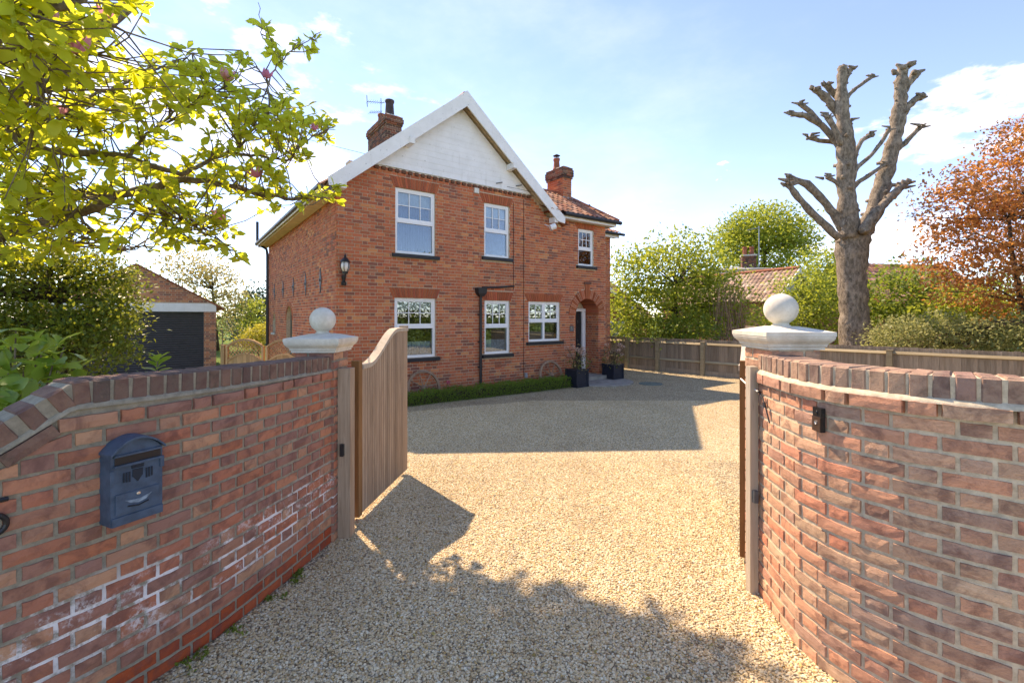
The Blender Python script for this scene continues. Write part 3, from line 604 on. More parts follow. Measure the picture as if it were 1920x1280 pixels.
gate_leaf('open brown timber gate leaf seen edge-on behind the right post', (1.735, 3.47), (2.40, 4.66), 1.46, 1.72, .06, 1)
q = MB(); q.tube([(1.725, 3.43, 1.40), (1.66, 3.2, 1.385), (1.632, 3.02, 1.372)], .006, 6); tag(q.build('gate_tie', 'cord_white'), 'white cord tied from the right gate leaf to the wall', 'cord')
q = MB(); p = _P
q.tube([(1.631, 3.0, 1.375), (1.627, 2.93, 1.31), (1.618, 2.86, 1.20)], .005, 6); q.tube([(1.64, 3.0, 1.375), (1.618, 2.99, 1.372)], .006, 6); q.tube([(1.625, 2.935, 1.315), (1.622, 2.92, 1.29)], .011, 6); tag(q.build('gate_stay', 'black_metal'), 'thin black iron gate stay hanging on the right wall', 'gate stay')

# ------------------------------------------------------------------ things on the walls
def on_wall(P, px): 
    return min(((abs(P.at(s)[0].x / P.at(s)[0].y - (px - 960) / FPX)), s) for s in [i * .005 for i in range(int(P.L * 200))])[1]
LP, RP = Path(left_pts), Path(right_pts)
s0, s1 = on_wall(LP, 186), on_wall(LP, 286); sm = (s0 + s1) / 2; p, a = LP.at(sm); w = (s1 - s0) * .5 + .002
mbx = thing('mailbox', 'slate blue metal mailbox with arched top on the left brick wall', 'mailbox', (p.x, p.y, .895), a); mbx.scale = (.94, 1, .87)
D = .095; H0 = .375; ar = lambda x, b=.0: H0 + b + .075 * (1 - (x / w) ** 2) 
q = MB(); xs_ = [-w + 2 * w * i / 14 for i in range(15)]; q.prism([(-w, 0), (w, 0)] + [(x, ar(x)) for x in reversed(xs_)], -D, .01); q.build('body', 'slate_blue', mbx)
q = MB()
for i in range(14): q.prism([(xs_[i] * 1.06, ar(xs_[i], .0)), (xs_[i + 1] * 1.06, ar(xs_[i + 1], .0)), (xs_[i + 1] * 1.06, ar(xs_[i + 1], .012)), (xs_[i] * 1.06, ar(xs_[i], .012))], -D - .022, .01)
q.build('lid', 'slate_blue', mbx)
q = MB(); q.box(-w * .86, w * .92, -D - .003, -D + .01, H0 - .052, H0 - .008); q.build('letter_slot', 'black_metal', mbx)
q = MB(); q.box(-w * .9, w * .95, -D - .014, -D, H0 - .064, H0 - .052); q.box(-w * .9, w * .95, -D - .012, -D, H0 - .008, H0 + .002); q.build('flap', 'slate_blue', mbx)
q = MB(); q.box(-w * .84, w * .84, -D - .006, -D, .06, .165); dr = q.build('door_panel', 'slate_blue', mbx)
q = MB(); q.box(-w * .97, w * .99, -D - .008, -D, .0, .045); q.build('base_lip', 'slate_blue', mbx)
q = MB(); q.prism([(-w * .52, .128), (-w * .3, .108), (0, .098), (w * .3, .106), (w * .55, .135), (w * .42, .130), (w * .2, .121), (-w * .1, .118), (-w * .35, .124)], -D - .0085, -D - .005); q.build('pull', 'blue_worn', dr)
q = MB(); q.tube([(-w * .4, -D - .008, .093), (0, -D - .0085, .083), (w * .4, -D - .008, .094)], .004, 6); q.build('finger_slot', 'black_metal', dr)
q = MB(); q.lathe([(.0085, 0), (.0085, .004), (.003, .005)], 14); o = q.build('lock', 'silver', dr); o.location = (.0, -D - .006, .148); o.rotation_euler = (R(90), 0, 0)
q = MB()                                            # raised emblem: a crown over an upright shield with stripes either side
for x in (-.062, -.050, -.038, .036, .048, .060): q.box(x, x + .006, -D - .004, -D, .215 + abs(x) * .15, .275)
q.prism([(-.022, .245), (0, .212), (.022, .245), (.022, .282), (-.022, .282)], -D - .004, -D); q.box(-.026, .026, -D - .005, -D, .288, .294); q.prism([(-.026, .295), (-.03, .318), (-.012, .304), (0, .322), (.012, .304), (.03, .318), (.026, .295)], -D - .004, -D)
q.build('emblem', 'emblem_dark', mbx)
q = MB()
for z0_, z1_ in ((.22, .30),): q.box(-w - .004, -w + .012, -D - .006, -D + .004, z0_ + .01, z1_); q.box(w - .012, w + .006, -D - .006, -D + .004, z0_ + .04, z1_ + .02)
q.build('hinge', 'slate_blue', mbx)
# house number
s5 = on_wall(LP, 4); p, a = LP.at(s5); nx, ny = math.sin(a), -math.cos(a)
q = MB(); arc = [(-.034 + .045 * math.cos(t), .042 + .042 * math.sin(t)) for t in [R(x) for x in range(-150, 151, 20)]]
pts = [(x, -.008, z) for x, z in arc]; q.tube(pts, [.004] + [.0105] * (len(pts) - 2) + [.006], 8); q.tube([pts[-1], (-.062, -.008, .082), (-.058, -.008, .138)], .007, 8); q.tube([(-.062, -.008, .138), (.016, -.008, .138)], .0095, 8)
o = q.build('house_number', 'black_metal'); o.location = (p.x + nx * .004, p.y + ny * .004, .985); o.rotation_euler = (0, 0, a); tag(o, 'black metal numeral 5 fixed to the left brick wall', 'house number')
# doorbell
sb = on_wall(RP, 1540); p, a = RP.at(sb); db = thing('doorbell', 'dark video doorbell on the right brick wall', 'doorbell', (p.x, p.y, 1.262), a + R(-12))
q = MB(); q.loft_sq([(.031, .012, 0), (.031, .012, .1265)], (0, -.014)); q.build('body', 'black_plastic', db)
q = MB(); q.box(-.0295, .0295, -.031, -.026, .002, .078); q.build('faceplate', 'bronze', db)
q = MB(); q.lathe([(.0105, 0), (.0105, .003), (.0085, .003), (.0085, .001)], 20); o = q.build('button_ring', 'silver', db); o.location = (0, -.031, .048); o.rotation_euler = (R(90), 0, 0)
q = MB(); q.lathe([(.009, 0), (.008, .004), (.004, .006)], 16); o = q.build('camera_lens', 'black_plastic', db); o.location = (0, -.026, .1); o.rotation_euler = (R(90), 0, 0)

# ------------------------------------------------------------------ the house (local x along the front, y to the back)
HA = math.atan2(.592, .806); HO = Vector((-1.213, 11.5, 0))
house = thing('brick_house', 'two storey red brick house with white boarded gable and arched porch', 'house', HO, HA)
def hw(x, y, z=0): return HO + Matrix.Rotation(HA, 3, 'Z') @ Vector((x, y, z))
XL, XR, AP = -3.12, 5.22, -0.1
HPAL = [(.54, .155, .075)] * 5 + [(.46, .135, .07)] * 4 + [(.58, .19, .085)] * 3 + [(.32, .11, .07), (.62, .25, .11), (.28, .11, .075), (.50, .19, .11)]
def lay(mb, u0, u1, z0, z1, excl, m, depth=.02, pal=HPAL, limit=None):
    "courses of bricks on the plane y=0 of matrix m; excl(z) lists gaps"
    c = int(math.floor(z0 / CH))
    while c * CH < z1 - .03:
        z = (c + .5) * CH; gaps = sorted(excl(z)) if excl else []
        lo, hi = (u0, u1) if limit is None else limit(z)
        for a, b, h in bond(u1, c, u0):
            a, b = max(a, lo), min(b, hi); segs = [(a, b)] if b - a > .015 else []
            for g0, g1 in gaps:
                nx = []
                for p, q in segs:
                    if g1 <= p or g0 >= q: nx.append((p, q)); continue
                    if g0 - p > .015: nx.append((p, g0))
                    if q - g1 > .015: nx.append((g1, q))
                segs = nx
            for p, q in segs:
                p += .0025; q -= .0025; y = rr(-.004, .003); v = [m @ Vector(k) for k in ((p, y, z - .031), (q, y, z - .031), (q, y, z + .031), (p, y, z + .031), (p, depth, z - .031), (q, depth, z - .031), (q, depth, z + .031), (p, depth, z + .031))]
                mb.add(v, ((0, 1, 2, 3), (1, 5, 6, 2), (5, 4, 7, 6), (4, 0, 3, 7), (3, 2, 6, 7), (4, 5, 1, 0)), jit(random.choice(pal), .09))
        c += 1
WIN = dict(ul=(-1.81, -.80, 3.33, 4.84, 4.09), um=(.61, 1.42, 3.44, 4.84, 4.13), ur=(4.01, 4.68, 3.43, 4.55, 3.95), ll=(-1.83, -.79, .90, 2.30, 1.63), lm=(.62, 1.43, .88, 2.29, 1.61), lr=(2.08, 3.26, 1.16, 2.29, 1.74))
ARCH = dict(ul=.245, um=.235, ur=.17, ll=.235, lm=.235, lr=.22)
DX0, DX1, DC, DR, DS = 3.89, 4.90, 4.395, .505, 1.92
def excl_front(z):
    g = []
    for k, (x0, x1, z0, z1, zt) in WIN.items():
        if z0 - .11 < z < z0: g.append((x0 - .09, x1 + .10))
        elif z0 <= z <= z1: g.append((x0, x1))
        elif z1 < z < z1 + ARCH[k]: s = .04 + .10 * (z - z1) / ARCH[k]; g.append((x0 - s, x1 + s))
    if z < DS: g.append((DX0, DX1))
    elif z < DS + .80:
        w = math.sqrt(max(0, .78 ** 2 - (z - DS) ** 2)) if z - DS < .78 else 0
        if w: g.append((DC - w, DC + w))
    if DS + .7 < z < 2.93: g.append((DC - .12, DC + .12))
    if .51 < z < .6: g.append((.95, 1.15))
    return g
gab = lambda z: ((max(XL, AP - (7.10 - z) / .826), XR) if z < 4.72 else (max(XL, AP - (7.10 - z) / .826), AP + (7.10 - z) / .826))
fb = MB(); lay(fb, XL, XR, -.15, 5.23, excl_front, Matrix.Identity(4), limit=gab)
fw = MB(); xsb = sorted({XL + .012, XR, 3.3, DX0, DX1} | {v for w_ in WIN.values() for v in w_[:2]}); zsb = sorted({-.15, 4.74, 5.24, DS, 2.5} | {v for w_ in WIN.values() for v in w_[2:4]})
for i in range(len(xsb) - 1):
    for j in range(len(zsb) - 1):
        x0, x1, z0, z1 = xsb[i], xsb[i + 1], zsb[j], zsb[j + 1]; xm, zm = (x0 + x1) / 2, (z0 + z1) / 2
        if any(w_[0] < xm < w_[1] and w_[2] < zm < w_[3] for w_ in WIN.values()): continue
        if DX0 < xm < DX1 and zm < 2.5: continue
        if zm > 4.74 and xm > 3.2: continue
        if z0 >= 4.74: x0 = max(x0, -2.85); x1 = min(x1, 2.65)
        if x1 > x0: fw.box(x0, x1, .009, .27, z0, z1)
for i in range(20):
    a0, a1 = DX0 + (DX1 - DX0) * i / 20, DX0 + (DX1 - DX0) * (i + 1) / 20; zb = lambda x: DS + math.sqrt(max(0, DR ** 2 - (x - DC) ** 2)); fw.prism([(a0, zb(a0)), (a1, zb(a1)), (a1, 2.5), (a0, 2.5)], .009, .27)
fwall = fw.build('front_wall', 'mortar_house', house); fb.build('brickwork', 'house_brick', fwall, True, 'stuff')
# side wall to the left
MS = Matrix.Translation((XL, 0, 0)) @ Matrix.Rotation(-math.pi / 2, 4, 'Z'); DEP = 8.9
def excl_side(z):
    g = []
    if z < 2.25: w = .45 if z < 1.75 else math.sqrt(max(0, .45 ** 2 - (z - 1.75) ** 2)) if z < 2.2 else 0; g += [(-5.1 - w, -5.1 + w)] if w else []
    if 1.30 < z < 2.1: w = .3 if z < 1.75 else .3 * max(0, (2.1 - z) / .35); g += [(-7.75 - w, -7.75 + w)]
    return g
sb_ = MB(); lay(sb_, -DEP, .0, -.15, 4.6, excl_side, MS)
sw = MB(); cells = [(-DEP, -8.05, -.15, 4.62), (-8.05, -7.45, -.15, 1.3), (-8.05, -7.45, 2.1, 4.62), (-7.45, -5.55, -.15, 4.62), (-5.55, -4.65, 2.2, 4.62), (-4.65, -.27, -.15, 4.62)]
for a0, a1, z0, z1 in cells: sw.box(a0, a1, .009, .25, z0, z1, MS)
for c0, wd, zs_, zt_, rnd_ in ((-5.1, .45, 1.75, 2.2, True), (-7.75, .3, 1.75, 2.1, False)):
    for i in range(12):
        a0, a1 = c0 - wd + 2 * wd * i / 12, c0 - wd + 2 * wd * (i + 1) / 12; f_ = (lambda x: zs_ + math.sqrt(max(0, wd ** 2 - (x - c0) ** 2)) if rnd_ else zs_ + .35 * (1 - abs(x - c0) / wd)); sw.prism([(a0, f_(a0)), (a1, f_(a1)), (a1, zt_ + .001), (a0, zt_ + .001)], .009, .25, MS)
swall = sw.build('side_wall', 'mortar_house', house); sb_.build('brickwork', 'house_brick', swall, True, 'stuff')
ab = MB()                                              # side door arch ring and window arch bricks
for i in range(13):
    t0, t1 = math.pi * i / 13, math.pi * (i + 1) / 13 - .02; P_ = lambda r, t: MS @ Vector((-5.1 + r * math.cos(t), -.006, 1.75 + r * math.sin(t))); Q_ = lambda r, t: MS @ Vector((-5.1 + r * math.cos(t), .02, 1.75 + r * math.sin(t)))
    ab.add([P_(.45, t0), P_(.45, t1), P_(.57, t1), P_(.57, t0), Q_(.45, t0), Q_(.45, t1), Q_(.57, t1), Q_(.57, t0)], ((3, 2, 1, 0), (4, 5, 6, 7), (0, 1, 5, 4), (2, 3, 7, 6), (1, 2, 6, 5), (3, 0, 4, 7)), jit((.42, .13, .06)))
ab.build('side_door_arch', 'house_brick', swall, True)
q = MB(); q.box(-5.54, -4.66, .12, .16, -.1, 2.2, MS); sd = q.build('side_door', 'green_door', house); q = MB()
for x in (-5.4, -5.1, -4.85): q.box(x, x + .05, .10, .121, .1, 1.9, MS)
q.build('door_panel', 'green_door', sd)
q = MB(); q.box(-8.05, -7.45, .10, .13, 1.3, 2.1, MS); q.build('side_window', 'window_glass', house)
q = MB(); q.box(-8.1, -7.4, -.05, .1, 1.24, 1.30, MS); q.build('side_sill', 'stone_pale', house)
for i, u in enumerate((1.3, 2.84, 4.42, 6.0, 7.6)):
    q = MB(); q.prism([(-.09, 0), (0, -.29), (.09, 0), (0, .29)], -.018, -.002); q.tube([(0, -.045, 0), (0, -.01, 0)], .03, 8); o = q.build('pattress_plate', 'iron_grey', house); o.location = MS @ Vector((-u, 0, 2.72)); o.rotation_euler = (0, 0, -math.pi / 2)
# remaining walls
q = MB(); q.box(3.0, XR, 2.75, 2.95, -.15, 4.72); q.box(XR - .25, XR - .002, .272, 2.75, -.15, 4.72); q.box(XL + .01, 3.3, DEP - .2, DEP, -.15, 4.62); q.box(3.05, 3.28, 2.95, DEP - .2, -.15, 4.62); q.build('rear_wall', 'interior', house)
q = MB(); q.box(3.3, 7.1, 1.47, 1.62, -.15, 4.78); q.box(6.9, 7.1, 1.62, DEP, -.15, 4.78); wing = q.build('wing_wall', 'mortar_house', house)
q = MB(); lay(q, XR, 7.1, -.15, 4.78, None, Matrix.Translation((0, 1.46, 0))); q.build('brickwork', 'house_brick', wing, True, 'stuff')
# floors inside
q = MB(); q.box(XL + .3, 3.0, .3, DEP - .3, 2.62, 2.75); q.box(XL + .3, XR - .3, .3, 2.7, -.05, 0.0); q.box(XL + .3, 3.0, 2.6, 2.7, 0, 4.6); q.build('inner_floor', 'interior', house)

# flat arches of rubbed brick
for k, (x0, x1, z0, z1, zt) in WIN.items():
    q = MB(); h = ARCH[k]; n = int(round((x1 - x0 + .08) / .062)); s = .10
    for i in range(n):
        f0, f1 = i / n, (i + 1) / n; b0, b1 = x0 - .04 + (x1 - x0 + .08) * f0, x0 - .04 + (x1 - x0 + .08) * f1 - .009; t0, t1 = x0 - .04 - s + (x1 - x0 + .08 + 2 * s) * f0, x0 - .04 - s + (x1 - x0 + .08 + 2 * s) * f1 - .010; y = -.004 + rr(-.002, .002)
        q.add([(b0, y, z1), (b1, y, z1), (t1, y, z1 + h), (t0, y, z1 + h), (b0, .02, z1), (b1, .02, z1), (t1, .02, z1 + h), (t0, .02, z1 + h)], ((0, 1, 2, 3), (1, 5, 6, 2), (4, 0, 3, 7), (3, 2, 6, 7), (4, 5, 1, 0)), jit((.42, .115, .055), .18))
    q.build('flat_arch', 'house_brick', house, True)
def window(k, two=False):
    x0, x1, z0, z1, zt = WIN[k]; f = .058; y0, y1 = .045, .115; q = MB()
    q.box(x0 + .002, x1 - .002, y0, y1, z0, z0 + f); q.box(x0 + .002, x1 - .002, y0, y1, z1 - f, z1 - .001); q.box(x0 + .002, x0 + f, y0, y1, z0 + f, z1 - f); q.box(x1 - f, x1 - .002, y0, y1, z0 + f, z1 - f)
    q.box(x0 + f, x1 - f, y0 - .004, y1, zt - .045, zt + .03)
    q.box(x0 + f, x1 - f, y0 + .012, y1 - .01, zt + .03, zt + .065); q.box(x0 + f, x1 - f, y0 + .012, y1 - .01, z1 - f - .03, z1 - f); q.box(x0 + f, x0 + f + .03, y0 + .012, y1 - .01, zt + .065, z1 - f - .03); q.box(x1 - f - .03, x1 - f, y0 + .012, y1 - .01, zt + .065, z1 - f - .03)
    xm = (x0 + x1) / 2
    if two: q.box(xm - .03, xm + .03, y0 - .002, y1, z0 + f, zt - .045); q.box(xm - .055, xm + .055, y0 - .002, y1, zt + .03, z1 - f)
    w = q.build('window', 'white_plastic', house)
    lights = [(x0 + f, xm - .03), (xm + .03, x1 - f)] if two else [(x0 + f, x1 - f)]
    for a, b in lights:
        q = MB(); q.box(a, b, .076, .088, z0 + f, zt - .045); q.build('pane', 'window_glass', w)
    ups = [(x0 + f + .03, xm - .055), (xm + .055, x1 - f - .03)] if two else [(x0 + f + .03, x1 - f - .03)]
    for a, b in ups:
        q = MB(); q.box(a, b, .076, .088, zt + .065, z1 - f - .03); q.build('pane', 'window_glass', w)
        nb = 1 if two else 2
        for i in range(nb): x = a + (b - a) * (i + 1) / (nb + 1); q = MB(); q.box(x - .009, x + .009, .066, .075, zt + .065, z1 - f - .03); q.build('glazing_bar', 'white_plastic', w)
        zm = (zt + .065 + z1 - f - .03) / 2; q = MB(); q.box(a, b, .067, .074, zm - .009, zm + .009); q.build('glazing_bar', 'white_plastic', w)
    q = MB(); q.add([(x0 - .08, -.075, z0 - .095), (x1 + .09, -.075, z0 - .095), (x1 + .09, -.075, z0 - .018), (x0 - .08, -.075, z0 - .018), (x0 - .08, .06, z0 - .095), (x1 + .09, .06, z0 - .095), (x1 + .09, .06, z0 - .002), (x0 - .08, .06, z0 - .002)], ((0, 1, 2, 3), (1, 5, 6, 2), (4, 0, 3, 7), (3, 2, 6, 7), (5, 4, 7, 6), (0, 4, 5, 1))); q.build('sill', 'sill_black', w)
    return w
WO = {k: window(k, k == 'lr') for k in WIN}
def drape(k, name, mat, xa, xb, za, zb, y=.2, amp=.02, n=40):
    q = MB(); vs = [(xa + (xb - xa) * i / n, y + amp * math.sin(i * 1.5 + rr(-.3, .3)), z) for z in (za, zb) for i in range(n + 1)]; q.add(vs, [(i, i + 1, i + n + 2, i + n + 1) for i in range(n)]); q.smooth = True; q.build(name, mat, WO[k])
for k in ('ll', 'lm'):
    x0, x1, z0, z1, zt = WIN[k]; drape(k, 'blind', 'blind_white', x0 + .05, x1 - .05, z1 - .28, z1 - .03, .13, .002); drape(k, 'net_curtain', 'net_curtain', x0 + .05, x1 - .05, z0 + .04, z0 + .37, .15, .012, 60)
drape('ul', 'curtain', 'curtain_blue', -1.76, -.85, 3.36, 4.8, .24, .035, 60); drape('ul', 'blind', 'blind_white', -1.76, -.85, 4.48, 4.82, .14, .002)
drape('um', 'blind', 'blind_white', .66, 1.37, 4.5, 4.82, .14, .002); drape('lr', 'blind', 'blind_white', 2.13, 3.21, 2.1, 2.26, .14, .002)

# arched porch: voussoirs, keystone, recess, door
arch = MB(); arch.box(DX0 - .001, DX0 + .0, 0, .01, 0, .01); porch = MB()
porch.box(DX0 - .18, DX0 - .002, .271, .95, -.12, 2.6); porch.box(DX1 + .002, DX1 + .1, .271, .95, -.12, 2.6); porch.box(DX0 - .18, DX1 + .1, .62, .8, 2.12, 2.6); porch.box(DX0 - .18, DX1 + .1, .25, .95, 2.6, 2.7)
por = porch.build('porch', 'mortar_house', house)
q = MB(); lay(q, -.64, -.0, -.12, 2.5, None, Matrix.Translation((DX1 - .012, 0, 0)) @ Matrix.Rotation(-math.pi / 2, 4, 'Z') , .008); lay(q, 0, .64, -.12, 2.5, None, Matrix.Translation((DX0 + .012, 0, 0)) @ Matrix.Rotation(math.pi / 2, 4, 'Z'), .008); q.build('brickwork', 'house_brick', por, True, 'stuff')
nv = 11
for i in range(nv):
    t0, t1 = math.pi * i / nv + .012, math.pi * (i + 1) / nv - .012; ro = .775
    if i == nv // 2: continue
    q = MB(); pt = lambda r, t: (DC + r * math.cos(t), DS + r * math.sin(t)); q.prism([pt(DR, t0), pt(ro, t0), pt(ro, t1), pt(DR, t1)][::-1], -.032 if i % 2 else -.016, .03); o = q.build('voussoir', 'house_brick', por, True)
    at = o.data.color_attributes['Col']; c_ = jit((.40, .11, .05), .2); at.data.foreach_set('color', np.tile(np.array((*c_, 1), np.float32), len(o.data.vertices)))
    for g_ in (.33, .66):
        tt = t0 + (t1 - t0) * g_; e = MB(); e.prism([pt(DR, tt - .006), pt(ro - .004, tt - .006), pt(ro - .004, tt + .006), pt(DR, tt + .006)][::-1], -.0335 if i % 2 else -.0175, -.015); e.build('joint', 'mortar_house', o)
q = MB(); K = 20                                       # brick lining of the arch
for i in range(K):
    t0, t1 = math.pi * i / K + .004, math.pi * (i + 1) / K - .004; pt = lambda r, t: (DC + r * math.cos(t), DS + r * math.sin(t)); b0 = len(q.v); q.prism([pt(DR - .012, t0), pt(DR + .01, t0), pt(DR + .01, t1), pt(DR - .012, t1)][::-1], -.01, .6); q.c[b0:] = [(*jit((.38, .11, .055), .2), 1)] * (len(q.v) - b0)
q.build('arch_lining', 'house_brick', por, True)
for s_ in range(3):
    q = MB(); a0, a1 = -.085 + .057 * s_, -.085 + .057 * (s_ + 1) - .005; q.prism([(DC + a0 * .8, DS + .49), (DC + a1 * .8, DS + .49), (DC + a1 * 1.25, 2.86), (DC + a0 * 1.25, 2.86)], -.03, .03); q.cur = (*jit((.42, .12, .055)), 1); q.c = [q.cur] * len(q.v); q.build('keystone', 'house_brick', por, True)
q = MB(); q.box(DC - .145, DC + .145, -.045, .03, 2.862, 2.925); q.build('keystone_cap', 'house_brick', por, True).data.color_attributes['Col'].data.foreach_set('color', np.tile(np.array((.16, .08, .06, 1), np.float32), 8))
q = MB(); q.box(DX0 + .03, DX0 + .87, .56, .60, .08, 2.02); door = q.build('front_door', 'black_metal', house)
q = MB(); q.box(DX0 + .80, DX0 + .89, .50, .62, .06, 2.10); q.box(DX0 + .02, DX0 + .95, .505, .62, 2.03, 2.115); q.box(DX0 + .89, DX0 + .97, .53, .62, .06, 2.02); q.build('door_frame', 'white_plastic', door)
for z in (.4, 1.05, 1.65): q = MB(); q.tube([(DX0 + .62, .55, z), (DX0 + .62, .52, z + .03), (DX0 + .62, .55, z + .08)], .014, 6); q.build('door_furniture', 'iron_grey', door)
q = MB(); q.box(DX0 - .1, DX1 + .1, -.35, .66, -.14, .05); q.build('doorstep', 'paving', house)
# gable: boards, bargeboards, soffit, roof
clad = MB(); clad.box(-2.3, 2.1, -.002, .15, 5.24, 5.262); cl = clad.build('gable_cladding', 'white_paint', house); bh = .142; z = 5.262
while z < 6.98:
    hw0, hw1 = (7.10 - z) / .826, max(.0, (7.10 - z - bh) / .826); q = MB(); z1 = min(z + bh, 7.1)
    q.add([(AP - hw0, -.047, z), (AP + hw0, -.047, z), (AP + hw1, -.04, z1), (AP - hw1, -.04, z1), (AP - hw0, .1, z), (AP + hw0, .1, z), (AP + hw1, .1, z1), (AP - hw1, .1, z1)], ((0, 1, 2, 3), (4, 0, 3, 7), (1, 5, 6, 2), (0, 4, 5, 1))); q.build('weatherboard', 'white_paint', cl); z += bh
q = MB()
for x in np.arange(-2.3, 2.1, .16): q.box(x, x + .09, -.045, .0, 5.17, 5.238)
q.c = [(*jit((.16, .075, .05)), 1)] * len(q.v); q.build('dentil_course', 'house_brick', house, True)
for s_ in (-1, 1):
    q = MB(); ex, ez = 3.27, 7.41 - 3.27 * .826
    q.prism([(AP, 7.41), (AP + s_ * ex, ez), (AP + s_ * (ex - .02), ez - .17), (AP + s_ * (ex - .28), ez - .13), (AP, 7.03)][::s_], -.335, -.30); b_ = q.build('bargeboard', 'white_paint', house)
    q = MB(); q.prism([(AP + s_ * .0, 7.37), (AP + s_ * 3.25, 7.37 - 3.25 * .826), (AP + s_ * 3.25, 7.37 - 3.25 * .826 - .09), (AP, 7.28)][::s_], -.299, -.0); q.build('verge_soffit', 'soffit_cream', b_)
    for d_ in (1.45, 2.95):
        q = MB(); zz = 7.10 - d_ * .826; q.box(AP + s_ * d_ - .06, AP + s_ * d_ + .06, -.37 if d_ < 2 else -.295, -.05, zz - .12, zz + .03); q.build('purlin_end', 'white_paint', b_)
TPAL = [(.30, .13, .08), (.36, .17, .11), (.24, .11, .08), (.42, .24, .17), (.18, .10, .08), (.40, .20, .12)]
def tiles(mb, o, u, v, width, length, inside=None, tw=.24, tg=.28, pal=TPAL):
    o, u, v = Vector(o), Vector(u).normalized(), Vector(v).normalized(); n = u.cross(v).normalized(); n = n if n.z > 0 else -n
    prof = [(0, .0), (.18, .028), (.36, .040), (.54, .028), (.74, .004), (.9, -.002), (1.0, .0)]
    for j in range(int(length / tg) + 1):
        for i in range(int(width / tw) + 1):
            cu, cv = (i + .5) * tw, (j + .5) * tg
            if cu > width or cv > length or (inside and not inside(cu, cv)): continue
            jj = rr(-.006, .006); vs = []
            for vv, lift in ((0, .022), (min(tg * 1.12, length - j * tg + .02), .002)):
                for pu, ph in prof: vs.append(o + u * (i * tw + pu * tw) + v * (j * tg + vv) + n * (ph + lift + jj))
            k = len(prof); vs += [p_ - n * .02 for p_ in vs[:k]]
            mb.add(vs, [(a, a + 1, k + a + 1, k + a) for a in range(k - 1)] + [(2 * k + a, 2 * k + a + 1, a + 1, a) for a in range(k - 1)], jit(random.choice(pal), .15))
rf = MB()
for s_ in (-1, 1): rf.prism([(AP, 7.33), (AP + s_ * 3.40, 7.33 - 3.40 * .826), (AP + s_ * 3.40, 7.23 - 3.40 * .826), (AP, 7.23)][::s_], -.0, DEP + .2)
ro = rf.build('roof', 'soffit_cream', house)
tl = MB(); sl = math.hypot(1, .826)
for s_ in (-1, 1): tiles(tl, (AP + s_ * 3.42, -.28, 7.335 - 3.42 * .826), (0, 1, 0), (-s_, 0, .826), DEP + .4, 3.42 * sl)
tl.smooth = False; tl.build('pantiles', 'roof_tile', ro, True, 'stuff')
q = MB(); q.tube([(AP, -.25, 7.33), (AP, DEP + .2, 7.33)], .09, 8); q.build('ridge_tiles', 'terracotta', ro)
# right hipped roof
RZ0, RZ1, RQ, RT = 4.86, 5.93, 1.4, 4.72; q = MB()
A_, B_, C_, D_, E_, F_ = (2.6, -.3, RZ0), (5.5, -.3, RZ0), (RT, RQ, RZ1), (1.8, RQ, RZ1), (5.5, 3.1, RZ0), (2.6, 3.1, RZ0)
q.add([A_, B_, C_, D_, E_, F_], ((0, 1, 2, 3), (1, 4, 2), (4, 5, 3, 2), (0, 5, 4, 1))); r2 = q.build('hipped_roof', 'terracotta', house)
q = MB(); vl = math.hypot(RQ + .3, RZ1 - RZ0); tiles(q, (2.6, -.32, RZ0 + .012), (1, 0, 0), (0, RQ + .3, RZ1 - RZ0), 2.92, vl, lambda u, v: u < 2.92 - (5.5 - RT) * v / vl, .2, .26)
vl2 = math.hypot(5.5 - RT, RZ1 - RZ0); tiles(q, (5.52, -.3, RZ0 + .012), (0, 1, 0), (-(5.5 - RT), 0, RZ1 - RZ0), 3.4, vl2, lambda u, v: 1.7 * v / vl2 < u < 3.4 - 1.7 * v / vl2, .2, .26); q.build('pantiles', 'roof_tile', r2, True, 'stuff')
q = MB(); q.tube([(1.8, RQ, RZ1 + .03), (RT, RQ, RZ1 + .03)], .085, 8); q.tube([(RT, RQ, RZ1 + .03), (5.5, -.3, RZ0 + .04)], .07, 8); q.build('ridge_tiles', 'terracotta', r2)
q = MB(); q.box(3.16, 5.42, -.26, -.235, RZ0 - .14, RZ0 - .01); q.box(3.16, 5.42, -.235, .0, RZ0 - .12, RZ0 - .10); q.box(5.42, 5.44, -.26, 2.9, RZ0 - .14, RZ0 - .01); q.build('fascia', 'white_paint', r2)
def gutter(name, a, b, parent, r=.06): q = MB(); q.tube([a, b], r, 10); return q.build(name, 'gutter_black', parent)
gutter('gutter', (3.15, -.33, RZ0 - .02), (5.58, -.33, RZ0 - .02), r2); gutter('gutter', (-3.50, -.22, 4.53), (-3.50, DEP + .2, 4.53), ro)
q = MB(); q.box(-3.44, -3.41, -.27, DEP + .2, 4.40, 4.52); q.box(-3.41, XL - .001, -.27, DEP + .2, 4.42, 4.45); q.build('fascia', 'soffit_cream', ro)
# wing roof
q = MB(); q.add([(5.3, 1.15, 4.90), (7.4, 1.15, 4.90), (6.4, 2.9, 5.75), (5.3, 2.9, 5.75), (7.4, 9.2, 4.90), (5.3, 9.2, 4.9)], ((0, 1, 2, 3), (1, 4, 2), (0, 5, 4, 1), (2, 4, 5, 3))); wr = q.build('wing_roof', 'terracotta', house)
q = MB(); tiles(q, (5.3, 1.13, 4.915), (1, 0, 0), (0, 1.75, .85), 2.1, 1.9, lambda u, v: u < 2.1 - .55 * v, .2, .26); q.build('pantiles', 'roof_tile', wr, True, 'stuff'); gutter('gutter', (5.3, 1.1, 4.87), (7.45, 1.1, 4.87), wr, .05)
q = MB(); q.box(5.3, 7.3, 1.2, 1.22, 4.74, 4.88); q.box(5.3, 7.3, 1.22, 1.46, 4.77, 4.79); q.build('fascia', 'white_paint', wr)
